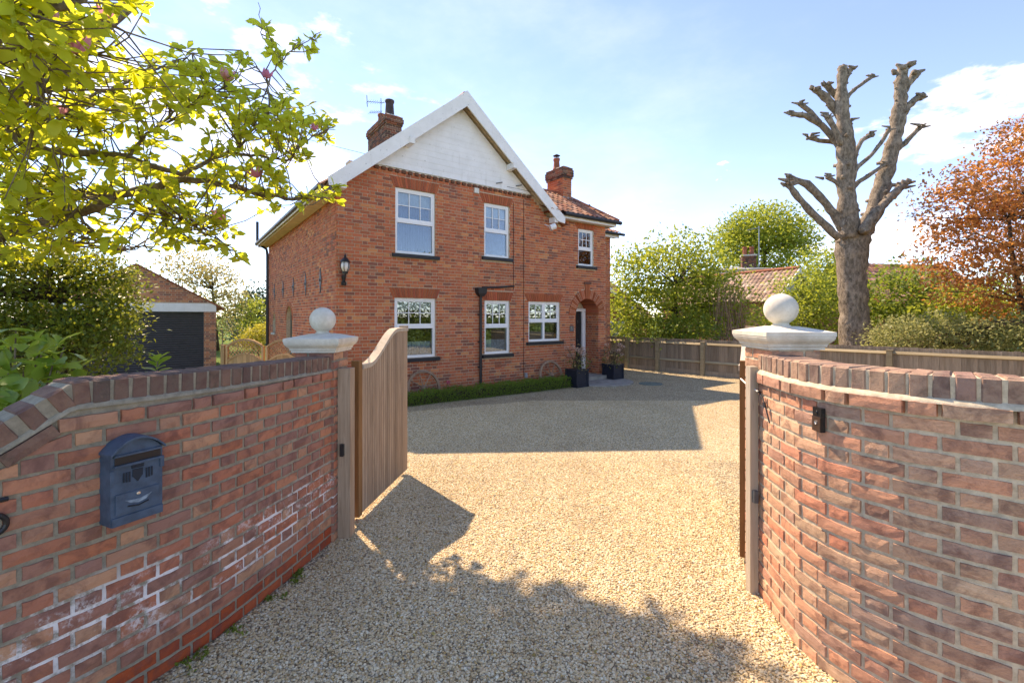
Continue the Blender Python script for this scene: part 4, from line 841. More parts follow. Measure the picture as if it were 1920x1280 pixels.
# chimneys
def brick_box(mb, x0, x1, y0, y1, z0, z1, pal=HPAL):
    for m, L in ((Matrix.Translation((x0, y0, 0)), x1 - x0), (Matrix.Translation((x1, y0, 0)) @ Matrix.Rotation(math.pi / 2, 4, 'Z'), y1 - y0), (Matrix.Translation((x1, y1, 0)) @ Matrix.Rotation(math.pi, 4, 'Z'), x1 - x0), (Matrix.Translation((x0, y1, 0)) @ Matrix.Rotation(-math.pi / 2, 4, 'Z'), y1 - y0)): lay(mb, 0, L, z0, z1, None, m, .02, pal)
OLD = [(.20, .085, .055), (.13, .07, .055), (.26, .10, .06), (.09, .06, .05), (.22, .13, .09)]
def chimney(x0, x1, y0, y1, zb, zc, pots, pal):
    q = MB(); q.box(x0 + .01, x1 - .01, y0 + .01, y1 - .01, zb, zc - .04); c = q.build('chimney', 'mortar_house', house); q = MB(); brick_box(q, x0, x1, y0, y1, zb, zc - .3, pal)
    for i, e in enumerate((.03, .055, .055, .03)): brick_box(q, x0 - e, x1 + e, y0 - e, y1 + e, zc - .3 + i * .075, zc - .3 + (i + 1) * .075, OLD)
    q.build('brickwork', 'house_brick', c, True, 'stuff'); q = MB(); q.box(x0 - .045, x1 + .045, y0 - .045, y1 + .045, zc - .22, zc - .1); q.build('corbel', 'mortar_house', c); q = MB(); q.loft_sq([((x1 - x0) / 2 + .02, (y1 - y0) / 2 + .02, zc - .02), ((x1 - x0) / 2 - .06, (y1 - y0) / 2 - .06, zc + .05)], ((x0 + x1) / 2, (y0 + y1) / 2)); q.build('flaunching', 'stone_pale', c)
    for (px, py, r, h, mat, cowl) in pots:
        q = MB(); q.smooth = True; q.lathe([(r * 1.1, 0), (r * 1.1, .06), (r * .98, .08), (r * .8, h - .12), (r * .82, h - .1), (r * .95, h - .06), (r * .95, h), (r * .7, h), (r * .7, h - .1)], 16, (px, py, zc)); po = q.build('chimney_pot', mat, c)
        if cowl: q = MB(); q.lathe([(.02, h + .05), (r * 1.05, h + .09), (.03, h + .15)], 16, (px, py, zc)); [q.tube([(px + r * .7 * math.cos(t), py + r * .7 * math.sin(t), zc + h - .02), (px + r * .7 * math.cos(t), py + r * .7 * math.sin(t), zc + h + .08)], .008, 5) for t in (0, 2.1, 4.2)]; q.build('cowl', 'black_metal', po)
    return c
chimney(-.36, .18, 4.4, 6.15, 6.5, 8.48, [(-.10, 4.75, .16, .62, 'sooty_pot', False), (-.10, 5.5, .14, .42, 'terracotta', False)], OLD)
c2 = chimney(4.42, 4.80, 1.12, 1.92, 5.0, 6.82, [(4.58, 1.62, .12, .42, 'terracotta', True)], HPAL)
q = MB(); q.box(4.36, 4.86, 1.06, 1.13, 5.62, 5.80); q.build('flashing', 'lead', c2)
# rainwater goods, cables and fittings
q = MB(); q.tube([(.455, -.07, -.1), (.455, -.07, 2.42)], .036, 10); dp = q.build('downpipe', 'gutter_black', house); q = MB(); q.loft_sq([(.05, .05, 2.38), (.12, .08, 2.46), (.135, .09, 2.60)], (.455, -.09)); q.build('hopper', 'gutter_black', dp)
q = MB(); q.tube([(.5, -.08, 2.615), (1.0, -.07, 2.635), (1.53, -.06, 2.69)], .026, 8); q.build('feed_pipe', 'gutter_black', dp)
for z in (.55, 1.2, 1.9): q = MB(); q.box(.40, .51, -.075, .0, z, z + .035); q.build('pipe_clip', 'gutter_black', dp)
q = MB(); q.tube([(-3.50, DEP - .1, 5.3), (-3.50, DEP - .1, 4.62), (-3.42, DEP - .15, 4.45), (-3.22, DEP - .2, 4.32), (-3.19, DEP - .2, 4.1), (-3.19, DEP - .2, -.1)], .05, 8); q.build('downpipe', 'gutter_black', house)
for x, z1 in ((1.55, 4.95), (1.9, 5.1)): q = MB(); q.tube([(x, -.012, .2 if x > 1.6 else 2.6), (x, -.012, z1)], .007, 5); q.build('cable', 'cable_black', house)
q = MB(); q.box(.29, .42, -.05, 0, 5.03, 5.16); q.build('alarm_box', 'blind_white', house)
q = MB(); q.tube([(2.62, -.30, 4.36), (2.76, -.36, 4.42)], .085, 12); q.tube([(2.66, -.02, 4.5), (2.66, -.30, 4.38)], .02, 6); q.build('security_light', 'white_plastic', house)
q = MB(); q.box(.95, 1.15, -.006, .012, .515, .6); q.build('air_brick', 'terracotta', house)
q = MB(); q.box(3.65, 3.80, -.02, -.004, 1.42, 1.58); pq = q.build('number_plaque', 'plaque_grey', house); q = MB(); q.box(3.70, 3.712, -.024, -.02, 1.46, 1.54); q.tube([(3.735 + .018 * math.cos(t), -.022, 1.485 + .022 * math.sin(t)) for t in [R(x) for x in range(-140, 141, 28)]], .004, 5); q.box(3.722, 3.76, -.024, -.02, 1.535, 1.543); q.box(3.72, 3.727, -.024, -.02, 1.5, 1.54); q.build('numerals', 'silver', pq)
for (x, z) in ((.95, 5.38), (1.6, 5.42)): q = MB(); q.tube([(x, -.05, z), (x + .14, -.14, z + .03)], .014, 6); q.build('bracket', 'iron_grey', house)
q = MB(); q.box(1.93, 2.0, -.06, 0, .17, .30); q.build('outdoor_socket', 'lead', house)
# wall lantern
ln = thing('wall_lantern', 'black lantern on the corner of the brick house', 'lantern', hw(-2.98, 0, 2.83), HA)
q = MB(); q.lathe([(.05, -.30), (.06, -.24), (.03, -.2), (.05, -.12), (.02, -.08)], 10, (0, -.05, 0)); q.tube([(0, 0, -.26), (0, -.10, -.20), (0, -.15, -.06)], .02, 8); q.build('bracket', 'black_metal', ln)
q = MB(); q.smooth = True; q.lathe([(.05, -.02), (.085, .06), (.09, .12), (.07, .19)], 12, (0, -.15, 0)); q.build('glass', 'glass_white', ln)
q = MB(); q.lathe([(.055, -.06), (.06, -.02), (.045, -.01)], 12, (0, -.15, 0)); q.lathe([(.105, .19), (.085, .22), (.05, .27), (.02, .29), (.028, .31), (.004, .37)], 12, (0, -.15, 0))
for i in range(6): t = i * math.pi / 3; q.tube([(.055 * math.cos(t), -.15 + .055 * math.sin(t), -.02), (.094 * math.cos(t), -.15 + .094 * math.sin(t), .07), (.096 * math.cos(t), -.15 + .096 * math.sin(t), .12), (.078 * math.cos(t), -.15 + .078 * math.sin(t), .2)], .007, 5)
q.build('cage', 'black_metal', ln)
# television aerial on the chimney
ae = thing('television_aerial', 'metal television aerial on the rear left chimney of the brick house', 'aerial', hw(-.25, 5.15, 8.35), HA); ae.scale = (.62, .62, .85)
q = MB(); q.tube([(0, 0, 0), (0, 0, 1.1)], .018, 6); q.build('mast', 'iron_grey', ae)
q = MB(); q.tube([(-.75, .1, .85), (.25, .1, 1.0)], .012, 5)
for i in range(8): x = -.7 + i * .12; q.tube([(x, -.18, .86 + i * .018), (x, .38, .86 + i * .018)], .007, 4)
q.tube([(-.72, .1, .65), (-.75, .1, 1.1)], .02, 5); q.tube([(-.6, .1, .45), (.1, .1, .6)], .012, 5); [q.tube([(-.6 + i * .1, -.2, .45 + i * .02), (-.6 + i * .1, .4, .45 + i * .02)], .007, 4) for i in range(7)]; q.build('elements', 'iron_grey', ae)
# phone wire
q = MB(); a_, b_ = W(-250, 20, 9.0), hw(2.05, -.34, 5.25); q.tube([a_.lerp(b_, t) + Vector((0, 0, -.22 * 4 * t * (1 - t))) for t in [i / 16 for i in range(17)]], .005, 5); tag(q.build('telephone_wire', 'cable_black'), 'thin black telephone wire running to the white gable', 'wire')

# ------------------------------------------------------------------ by the house front
def leaf_cloud_box(x0, x1, y0, y1, z0, z1, n): return np.random.uniform((x0, y0, z0), (x1, y1, z1), (n, 3))
hd = thing('box_hedge', 'low clipped green hedge along the front of the brick house', 'hedge', HO, HA); nh = 15000
pos = leaf_cloud_box(-3.4, 2.95, -.78, -.42, -.1, .17, nh); sel = np.random.rand(nh)
pos[:, 2] = np.where(sel < .45, .165 + np.random.normal(0, .025, nh) + .025 * np.sin(pos[:, 0] * 9) , pos[:, 2]); pos[:, 1] = np.where((sel > .45) & (sel < .9), -.78 + np.random.normal(0, .03, nh), pos[:, 1])
obj('foliage', leaf_mesh('foliage', 'leaf_box', pos, frames(np.random.normal(size=(nh, 3)) + np.array((0, -.5, .6))), np.random.uniform(.025, .05, nh), LEAF_FAR), hd)
q = MB(); q.box(-3.38, 2.9, -.72, -.46, -.12, .12); q.build('stems', 'bark_dark', hd)
q = MB(); q.box(-3.3, 3.0, -.44, -.005, -.14, -.045); structure(q.build('flower_bed', 'soil')); bpy.context.view_layer.update(); o = COL.objects['flower_bed']; o.location = HO; o.rotation_euler = (0, 0, HA)
def wheel(label, x):
    w = thing('cart_wheel', label, 'wheel', hw(x, -.22, .20), HA, 'old cart wheels leaning on the house'); w.rotation_euler = (R(-12), 0, HA); r = .42; K = 40
    q = MB(); ring = lambda rad, y: [(rad * math.cos(2 * math.pi * i / K), y, rad * math.sin(2 * math.pi * i / K)) for i in range(K)]
    vs = ring(r, -.03) + ring(r, .03) + ring(r - .055, .03) + ring(r - .055, -.03); q.add(vs, [(a * K + i, a * K + (i + 1) % K, ((a + 1) % 4) * K + (i + 1) % K, ((a + 1) % 4) * K + i) for a in range(4) for i in range(K)]); q.build('rim', 'wood_wheel', w)
    q = MB(); q.tube([(0, -.09, 0), (0, -.05, 0), (0, .05, 0), (0, .07, 0)], [.035, .06, .06, .04], 14); q.build('hub', 'wood_wheel', w)
    for i in range(8): t = i * math.pi / 4 + .2; q = MB(); q.tube([(.04 * math.cos(t), 0, .04 * math.sin(t)), ((r - .05) * math.cos(t), 0, (r - .05) * math.sin(t))], [.017, .012], 6); q.build('spoke', 'wood_wheel', w)
wheel('old wooden cart wheel leaning below the window by the gate', -1.21); wheel('old wooden cart wheel leaning below the window by the porch', 2.72)
def planter(label, flabel, x, y, s, h, plant_h):
    pl = thing('planter_box', label, 'planter', hw(x, y, gz(12)), HA, 'planters beside the porch'); q = MB(); q.box(-s / 2, s / 2, -s / 2, s / 2, 0, h - .05); q.build('box', 'planter_navy', pl)
    q = MB()
    for sx in (-1, 1):
        for sy in (-1, 1): q.box(sx * s / 2 - .025, sx * s / 2 + .025, sy * s / 2 - .025, sy * s / 2 + .025, 0, h)
    q.build('corner_post', 'planter_navy', pl); q = MB(); q.loft_sq([(s / 2 + .03, s / 2 + .03, h - .05), (s / 2 + .03, s / 2 + .03, h - .012)]); q.loft_sq([(s / 2 + .025, s / 2 + .025, .0), (s / 2 + .025, s / 2 + .025, .05)]); q.build('rim', 'planter_navy', pl)
    fl = thing('hydrangea', flabel, 'plant', hw(x, y, gz(12) + h), HA); q = MB(); hs = []
    for i in range(26):
        t = rr(0, 6.28); d = rr(.1, .36); e = Vector((d * math.cos(t), d * math.sin(t), plant_h * rr(.45, 1))); q.tube([(rr(-.08, .08), rr(-.08, .08), -.03), e * .5 + Vector((0, 0, .05)), e], [.006, .005, .003], 5); hs.append(e)
    q.build('stems', 'wood_dead', fl); foliage('leaves', 'leaf_dry', [(0, 0, plant_h * .45, .26, .26, plant_h * .5)], 260, .06, fl)
    foliage('green_leaves', 'leaf_mid', [(0, 0, plant_h * .2, .28, .28, plant_h * .25)], 160, .06, fl)
    for e in random.sample(hs, 9):
        n = 70; d = np.random.normal(size=(n, 3)); d /= np.linalg.norm(d, axis=1, keepdims=True); c_ = np.array(e) + d * np.array((.075, .075, .055)); obj('flower_head', leaf_mesh('flower_head', 'dry_flower', c_, frames(np.cross(d, np.random.normal(size=(n, 3))), d, .2), np.random.uniform(.025, .04, n), LEAF_FAR), fl)
planter('dark square planter on the gravel left of the porch', 'dried hydrangea with faded pink heads left of the porch', 3.25, -.72, .42, .5, .62)
planter('dark square planter on the gravel right of the porch', 'dried hydrangea with faded pink heads right of the porch', 5.1, -.42, .42, .5, .62)
q = MB(); q.lathe([(1.0, 0), (1.0, .035), (.97, .045)], 40); o = q.build('entrance_paving', 'paving'); o.location = hw(4.4, -.5, gz(12)); structure(o)
q = MB(); q.lathe([(.34, 0), (.34, .012), (.3, .016)], 28); q.box(-.25, .25, -.006, .006, .016, .02); q.box(-.006, .006, -.25, .25, .0165, .021); o = q.build('drain_cover', 'cover_green'); o.location = (4.05, 13.3, gz(13)); tag(o, 'round grey green drain cover on the gravel', 'drain cover')
def tulip(label, x, y, z=0, s=1):
    t = thing('pink_flower', label, 'flower', hw(x, y, z - .02), HA); q = MB(); q.tube([(0, 0, 0), (.01, 0, .2 * s), (.0, 0, .3 * s)], .005, 5); q.build('stem', 'leaf_mid', t)
    n = 46; d = np.random.normal(size=(n, 3)); d /= np.linalg.norm(d, axis=1, keepdims=True); obj('flower_head', leaf_mesh('flower_head', 'pink_petal', np.array((0, 0, .32 * s)) + d * .045 * s, frames(np.cross(d, np.random.normal(size=(n, 3))), d, .2), np.random.uniform(.03, .05, n), LEAF_FAR), t)
    foliage('leaves', 'leaf_mid', [(0, 0, .1, .12, .08, .1)], 90, .05, t)
tulip('pink flower in the bed beside the gate-side cart wheel', -.62, -.30, .02, .9)
q = MB(); q.smooth = True
for i in range(1): q.lathe([(.02, 0), (.075, .02), (.1, .07), (.085, .13), (.04, .165), (.005, .172)], 18)
o = q.build('white_stone', 'cast_stone'); o.location = (-2.42, 6.8, 0.0 + gz(6.8)); tag(o, 'pale round stone on the gravel behind the left gate post', 'stone')

# ------------------------------------------------------------------ garage, lattice gates, garden on the left
gp = Vector((-11.05, 17.0, -.1)); GW = 4.6
gar = thing('garage', 'brick garage with grey roller door behind the left wall', 'garage', gp, HA)       # local x runs left from the right end: -GW..0
GPAL = [(0.462, 0.179, 0.106), (0.358, 0.157, 0.115), (0.568, 0.221, 0.126), (0.274, 0.137, 0.106), (0.630, 0.274, 0.148)]
gl_ = lambda z: (-GW / 2 - (3.72 - z) / .60, min(0, -GW / 2 + (3.72 - z) / .60)) if z > 2.3 else (-GW, 0)
q = MB(); lay(q, -GW, 0, 0, 3.72, lambda z: [(-4.2, -.38)] if z < 2.15 else ([(-4.5, -.0)] if z < 2.44 else []), Matrix.Identity(4), limit=gl_, pal=GPAL)
w_ = MB(); w_.box(-GW, -4.2, .009, .22, 0, 2.4); w_.box(-.38, 0, .009, .22, 0, 2.4); w_.box(-GW, 0, .009, .22, 2.15, 2.4); w_.prism([(-GW, 2.4), (0, 2.4), (-GW / 2, 3.75)], .009, .22); w_.box(-.22, -.002, .22, 5.5, 0, 2.3); w_.box(-GW, -GW + .2, .22, 5.5, 0, 2.3); w_.box(-GW, 0, 5.3, 5.5, 0, 2.3)
gw = w_.build('wall', 'mortar_house', gar); q.build('brickwork', 'house_brick', gw, True, 'stuff')
q = MB(); q.box(-4.5, -.002, -.03, .05, 2.14, 2.44); q.build('lintel', 'white_paint', gar)
q = MB()
for i in range(27): z = i * .08; q.add([(-4.2, .10, z), (-.38, .10, z), (-.38, .075, z + .04), (-4.2, .075, z + .04), (-.38, .10, z + .076), (-4.2, .10, z + .076), (-.38, .108, z + .08), (-4.2, .108, z + .08)], ((0, 1, 2, 3), (3, 2, 4, 5), (5, 4, 6, 7)))
q.build('roller_door', 'shutter_dark', gar)
q = MB()
for s_ in (-1, 1): q.prism([(-GW / 2, 3.80), (-GW / 2 + s_ * 2.55, 3.80 - 2.55 * .60), (-GW / 2 + s_ * 2.55, 3.74 - 2.55 * .60), (-GW / 2, 3.72)][::s_], -.06, 5.7)
q.build('roof', 'terracotta', gar)
def lattice_gate(label, a, b, h, ground):
    a, b = Vector((*a, ground)), Vector((*b, ground)); L = (b - a).length; root = thing('lattice_gate', label, 'gate', a, math.atan2((b - a).y, (b - a).x), 'arched lattice gates'); T = .035
    top = lambda x: h + .20 * (1 - ((x - L / 2) / (L / 2)) ** 2); lowf = lambda x: h - .42 + .24 * (1 - ((x - L / 2) / (L / 2)) ** 2)
    q = MB(); q.box(0, .06, -T, T, 0, h + .04); q.box(L - .06, L, -T, T, 0, h + .04); q.build('stile', 'wood_lattice', root)
    for nm, f, t in (('top_arch', top, .06), ('lower_arch', lowf, .05)):
        q = MB(); K = 18
        for i in range(K): x0, x1 = .06 + (L - .12) * i / K, .06 + (L - .12) * (i + 1) / K; q.prism([(x0, f(x0) - t / 2), (x1, f(x1) - t / 2), (x1, f(x1) + t / 2), (x0, f(x0) + t / 2)], -T + .004, T - .004)
        q.build(nm, 'wood_lattice', root)
    n = 11
    for i in range(n): x0, x1 = .06 + (L - .12) * i / n, .06 + (L - .12) * (i + 1) / n - .005; q = MB(); q.prism([(x0, .05), (x1, .05), (x1, lowf(x1)), (x0, lowf(x0))], -.012, .012); q.build('board', 'wood_lattice', root)
    for sgn in (-1, 1):
        x = -.9
        while x < L + .9:
            pts = []
            for k in range(41):
                u = x + sgn * (k / 40) * .75; z = h - .45 + (k / 40) * .75
                if .05 < u < L - .05 and lowf(u) < z < top(u): pts.append((u, sgn * .010, z))
            if len(pts) > 3: q = MB(); q.bar(pts[0], pts[-1], .018, .012); q.build('lattice_slat', 'wood_lattice', root)
            x += .105
    return root
gd = gz(12)
e0 = hw(XL, 2.9); a0 = Vector((-7.75, 12.35, 0)); a1 = a0.lerp(e0, .02); mid = a0.lerp(Vector((e0.x, e0.y, 0)), .5)
lattice_gate('wooden lattice gate with arched top next to the garage', (a0.x, a0.y), (mid.x - .03, mid.y), 1.14, gd); lattice_gate('wooden lattice gate with arched top next to the house wall', (mid.x + .03, mid.y), (e0.x - .05, e0.y), 1.14, gd)
q = MB(); q.box(-.05, .05, -.05, .05, -.1, 1.2); o = q.build('gate_post', 'wood_lattice'); o.location = (a0.x - .08, a0.y, gd); tag(o, 'orange brown timber post beside the garage and lattice gate', 'gate post')
# estate rail fence on the lawn behind
rf_ = thing('rail_fence', 'thin metal rail fence across the lawn behind the lattice gates', 'fence', (-19, 27, -.17), 0)
for i in range(14): q = MB(); q.box(i * .9, i * .9 + .04, -.02, .02, 0, 1.25); q.build('post', 'wood_fence', rf_)
for z in (.35, .7, 1.15): q = MB(); q.box(0, 11.8, -.012, .012, z, z + .04); q.build('rail', 'wood_fence', rf_)

# ------------------------------------------------------------------ close board fence on the right
FA, FB = Vector((3.7, 18.2, 0)), Vector((14.2, 6.75, 0)); fd = (FB - FA); FL = fd.length; fd.normalize(); fa = math.atan2(fd.y, fd.x)
fence = thing('board_fence', 'low close-board timber fence along the right side of the driveway', 'fence', (FA.x, FA.y, gz(12) + .0), fa)       # local -y faces the drive
bm_ = MB(); bm_.add([(0, 0, .12), (.105, -.012, .12), (.105, -.012, 1.19), (0, 0, 1.19), (0, .018, .12), (.105, -.002, .12), (.105, -.002, 1.19), (0, .018, 1.19)], ((0, 1, 2, 3), (5, 4, 7, 6), (3, 2, 6, 7), (1, 5, 6, 2), (4, 0, 3, 7)))
bme = bm_.mesh('board', 'wood_fence'); x = 0
while x < FL: o = obj('board', bme, fence); o.location = (x, rr(-.003, .003), rr(-.01, .008)); x += .094
posts = [((X_ - FA.x) / fd.x) for X_ in (4.44, 5.30, 6.42, 7.9, 9.69, 11.3, 12.9)]
for p_ in posts: q = MB(); q.box(-.06, .06, -.14, -.03, 0, 1.10); q.loft_sq([(.07, .065, 1.10), (.07, .065, 1.12)], (0, -.085)); o = q.build('post', 'wood_rail', fence); o.location = (p_, 0, 0)
ends = [0] + posts + [FL]
for a_, b_ in zip(ends, ends[1:]):
    for z in (.40, 1.0): q = MB(); q.add([(a_, -.02, z), (b_, -.02, z), (b_, -.075, z + .02), (a_, -.075, z + .02), (a_, -.02, z + .085), (b_, -.02, z + .085)], ((0, 3, 2, 1), (3, 5 - 1, 5, 2), (0, 4, 3), (1, 2, 5))); q.build('rail', 'wood_rail', fence)
q = MB(); q.box(0, FL, -.03, -.012, -.05, .15); q.build('gravel_board', 'wood_fence', fence)

# ------------------------------------------------------------------ neighbouring buildings
nb = thing('bungalow', 'small neighbouring bungalow with pantile roof and white gable beyond the fence', 'house', (13.9, 22.0, -.1), math.atan2(2.7, -1.3) - math.pi / 2)   # local y along the ridge
q = MB(); q.box(-1.45, 1.45, .25, 7.5, 0, 2.75); bw = q.build('wall', 'mortar_house', nb); q = MB(); lay(q, -7.5, -.25, 0, 2.7, None, Matrix.Translation((-1.46, 0, 0)) @ Matrix.Rotation(-math.pi / 2, 4, 'Z'), pal=GPAL); q.build('brickwork', 'house_brick', bw, True, 'stuff')
q = MB(); q.prism([(-1.45, 2.7), (1.45, 2.7), (0, 4.1)], .2, .3); q.build('gable', 'render_white', nb)
q = MB(); q.prism([(-1.75, 2.66), (0, 4.27), (1.75, 2.66), (1.75, 2.58), (0, 4.19), (-1.75, 2.58)], .0, 7.7); br_ = q.build('roof', 'terracotta', nb)
BP = [(.38, .27, .20), (.33, .22, .16), (.46, .35, .28), (.29, .20, .15)]
q = MB()
for s_ in (-1, 1): tiles(q, (s_ * 1.78, 0, 2.66), (0, 1, 0), (-s_ * 1.75, 0, 1.61), 7.7, 2.36, None, .25, .3, BP)
q.build('pantiles', 'roof_tile', br_, True, 'stuff')
for s_ in (-1, 1): q = MB(); q.prism([(0, 4.33), (s_ * 1.85, 2.63), (s_ * 1.85, 2.43), (0, 4.10)][::s_], -.06, -.01); q.build('bargeboard', 'white_paint', nb)
q = MB(); q.tube([(0, 0, 4.32), (0, 7.7, 4.32)], .1, 8); q.build('ridge_tiles', 'terracotta', br_)
def far_house(name, label, loc, rz, w, d, h, rise, wall, chim=None):
    t = thing(name, label, 'house', loc, rz); q = MB(); q.box(-w / 2, w / 2, 0, d, 0, h); q.prism([(-w / 2, h), (w / 2, h), (0, h + rise - .1)], .0, .12); wl_ = q.build('wall', wall, t)
    q = MB(); e = .35; k = rise / (w / 2); q.prism([(-w / 2 - e, h - e * k), (0, h + rise), (w / 2 + e, h - e * k), (w / 2 + e, h - e * k - .1), (0, h + rise - .1), (-w / 2 - e, h - e * k - .1)], -.3, d + .3); r_ = q.build('roof', 'terracotta', t)
    for s_ in (-1, 1): q = MB(); q.prism([(0, h + rise + .05), (s_ * (w / 2 + e), h - e * k + .05), (s_ * (w / 2 + e), h - e * k - .18), (0, h + rise - .2)][::s_], -.36, -.301); q.build('bargeboard', 'white_paint', t)
    q = MB(); tiles(q, (-w / 2 - e, -.3, h - e * k + .02), (0, 1, 0), (w / 2 + e, 0, rise + e * k), d + .6, math.hypot(w / 2 + e, rise + e * k), None, .4, .4); tiles(q, (w / 2 + e, -.3, h - e * k + .02), (0, 1, 0), (-w / 2 - e, 0, rise + e * k), d + .6, math.hypot(w / 2 + e, rise + e * k), None, .4, .4); q.build('pantiles', 'roof_tile', r_, True, 'stuff')
    for x in (-w * .25, w * .25):
        q = MB(); q.box(x - .5, x + .5, -.04, .0, h * .35, h * .75); wd = q.build('window', 'white_plastic', t); q = MB(); q.box(x - .43, x + .43, -.05, -.041, h * .35 + .07, h * .75 - .07); q.build('pane', 'window_glass', wd)
    return t
far_house('neighbour_house', 'brick neighbour house with white bargeboard just right of the porch corner', (4.9, 27.0, -.15), R(-20), 5, 8, 2.3, 2.2, 'terracotta')
far_house('neighbour_house', 'distant tiled house half hidden behind the copper tree', (32.0, 34.0, -.15), R(100), 7, 9, 3.2, 2.6, 'terracotta')
wh = thing('neighbour_house', 'white walled neighbour house with brick chimney and tall aerial beyond the bungalow', 'house', (15.0, 30.0, -.15), R(-18)); q = MB(); q.box(-2.6, 1.6, 0, 6, 0, 5.1); q.build('wall', 'render_white', wh)
q = MB(); q.add([(-2.9, -.3, 5.1), (1.9, -.3, 5.1), (1.9, 6.3, 5.1), (-2.9, 6.3, 5.1), (-.3, 1.5, 5.45), (.2, 1.5, 5.45), (.2, 4.5, 5.45), (-.3, 4.5, 5.45)], ((0, 1, 5, 4), (1, 2, 6, 5), (2, 3, 7, 6), (3, 0, 4, 7), (4, 5, 6, 7), (3, 2, 1, 0))); q.build('roof', 'lead', wh)
q = MB(); q.box(-1.6, -1.0, -.05, 0, 4.0, 4.75); q.box(-.2, .7, -.05, 0, 4.0, 4.75); q.build('window', 'window_glass', wh)
q = MB(); brick_box(q, .25, 1.1, .6, 1.2, 5.1, 6.05, OLD); q.c = q.c; ch = q.build('chimney', 'house_brick', wh, True); q = MB(); q.box(.2, 1.15, .55, 1.25, 6.05, 6.15); q.build('cap', 'stone_pale', ch)
for x in (.45, .88): q = MB(); q.lathe([(.15, 0), (.13, .1), (.12, .4), (.15, .44), (.14, .55), (.09, .55)], 12, (x, .9, 6.15)); q.build('chimney_pot', 'terracotta', ch)
q = MB(); q.tube([(1.25, .6, 5.3), (1.25, .6, 8.0)], .03, 6); q.tube([(1.25, .6, 7.9), (.5, .5, 7.75)], .02, 5); [q.tube([(.55 + i * .12, .25, 7.76 + i * .02), (.55 + i * .12, .8, 7.76 + i * .02)], .012, 4) for i in range(6)]; q.build('aerial', 'galvanised', wh)

# ------------------------------------------------------------------ the pollarded tree
PT = 15.0
pol = thing('pollarded_tree', 'tall pollarded tree with bare stubby limbs behind the fence', 'tree', (0, 0, 0))
def limb(mb, pts, Y0=PT, knob=True, n=12, Y1=None):
    P_ = [W(x, y, Y0 + ((Y1 or Y0) - Y0) * i / max(1, len(pts) - 1)) for i, (x, y, r) in enumerate(pts)]; Rr = [r * .80 * Y0 / FPX for x, y, r in pts]; pp, rd = [], []
    for i in range(len(P_) - 1):
        K = max(3, int((P_[i + 1] - P_[i]).length / .16))
        for k in range(K):
            t = k / K; c = P_[i].lerp(P_[i + 1], t); r = Rr[i] * (1 - t) + Rr[i + 1] * t; pp.append(c + Vector((rr(-1, 1), rr(-1, 1), 0)) * r * (.03 if n == 20 else .10)); rd.append(r * (1 + (rr(-.03, .04) if n == 20 else rr(-.10, .14))))
    pp.append(P_[-1]); rd.append(Rr[-1] * (1.25 if knob else 1))
    b0 = len(mb.v); mb.tube(pp, rd, n)
    for i in range(b0, len(mb.v)):
        v = Vector(mb.v[i]); mb.v[i] = tuple(v + Vector((rr(-1, 1), rr(-1, 1), rr(-1, 1))) * rd[(i - b0) // n] * .07)
    if knob:                                              # lumpy healed stubs at the tip and along the limb
        for k in range(5): e = P_[-1] + Vector((rr(-1, 1), rr(-1, 1), rr(-.6, .8))) * Rr[-1] * 1.2; mb.tube([e - Vector((0, 0, Rr[-1] * .6)), e, e + Vector((rr(-.3, .3), 0, Rr[-1] * .7))], [Rr[-1] * .55, Rr[-1] * .75, Rr[-1] * .3], 7)
        for k in range(len(pp)): i = random.randrange(len(pp)); d = Vector((rr(-1, 1), rr(-1, 1), rr(-.2, 1))).normalized(); mb.tube([pp[i], pp[i] + d * rd[i] * 1.3], [rd[i] * .4, rd[i] * .2], 6)
tk = MB(); tk.smooth = True; limb(tk, [(1606, 668, 38), (1604, 640, 32), (1601, 600, 29), (1599, 560, 28), (1597, 510, 28), (1597, 470, 32), (1600, 440, 34), (1602, 425, 20)], knob=False, n=20); tk.build('trunk', 'bark_pollard', pol)
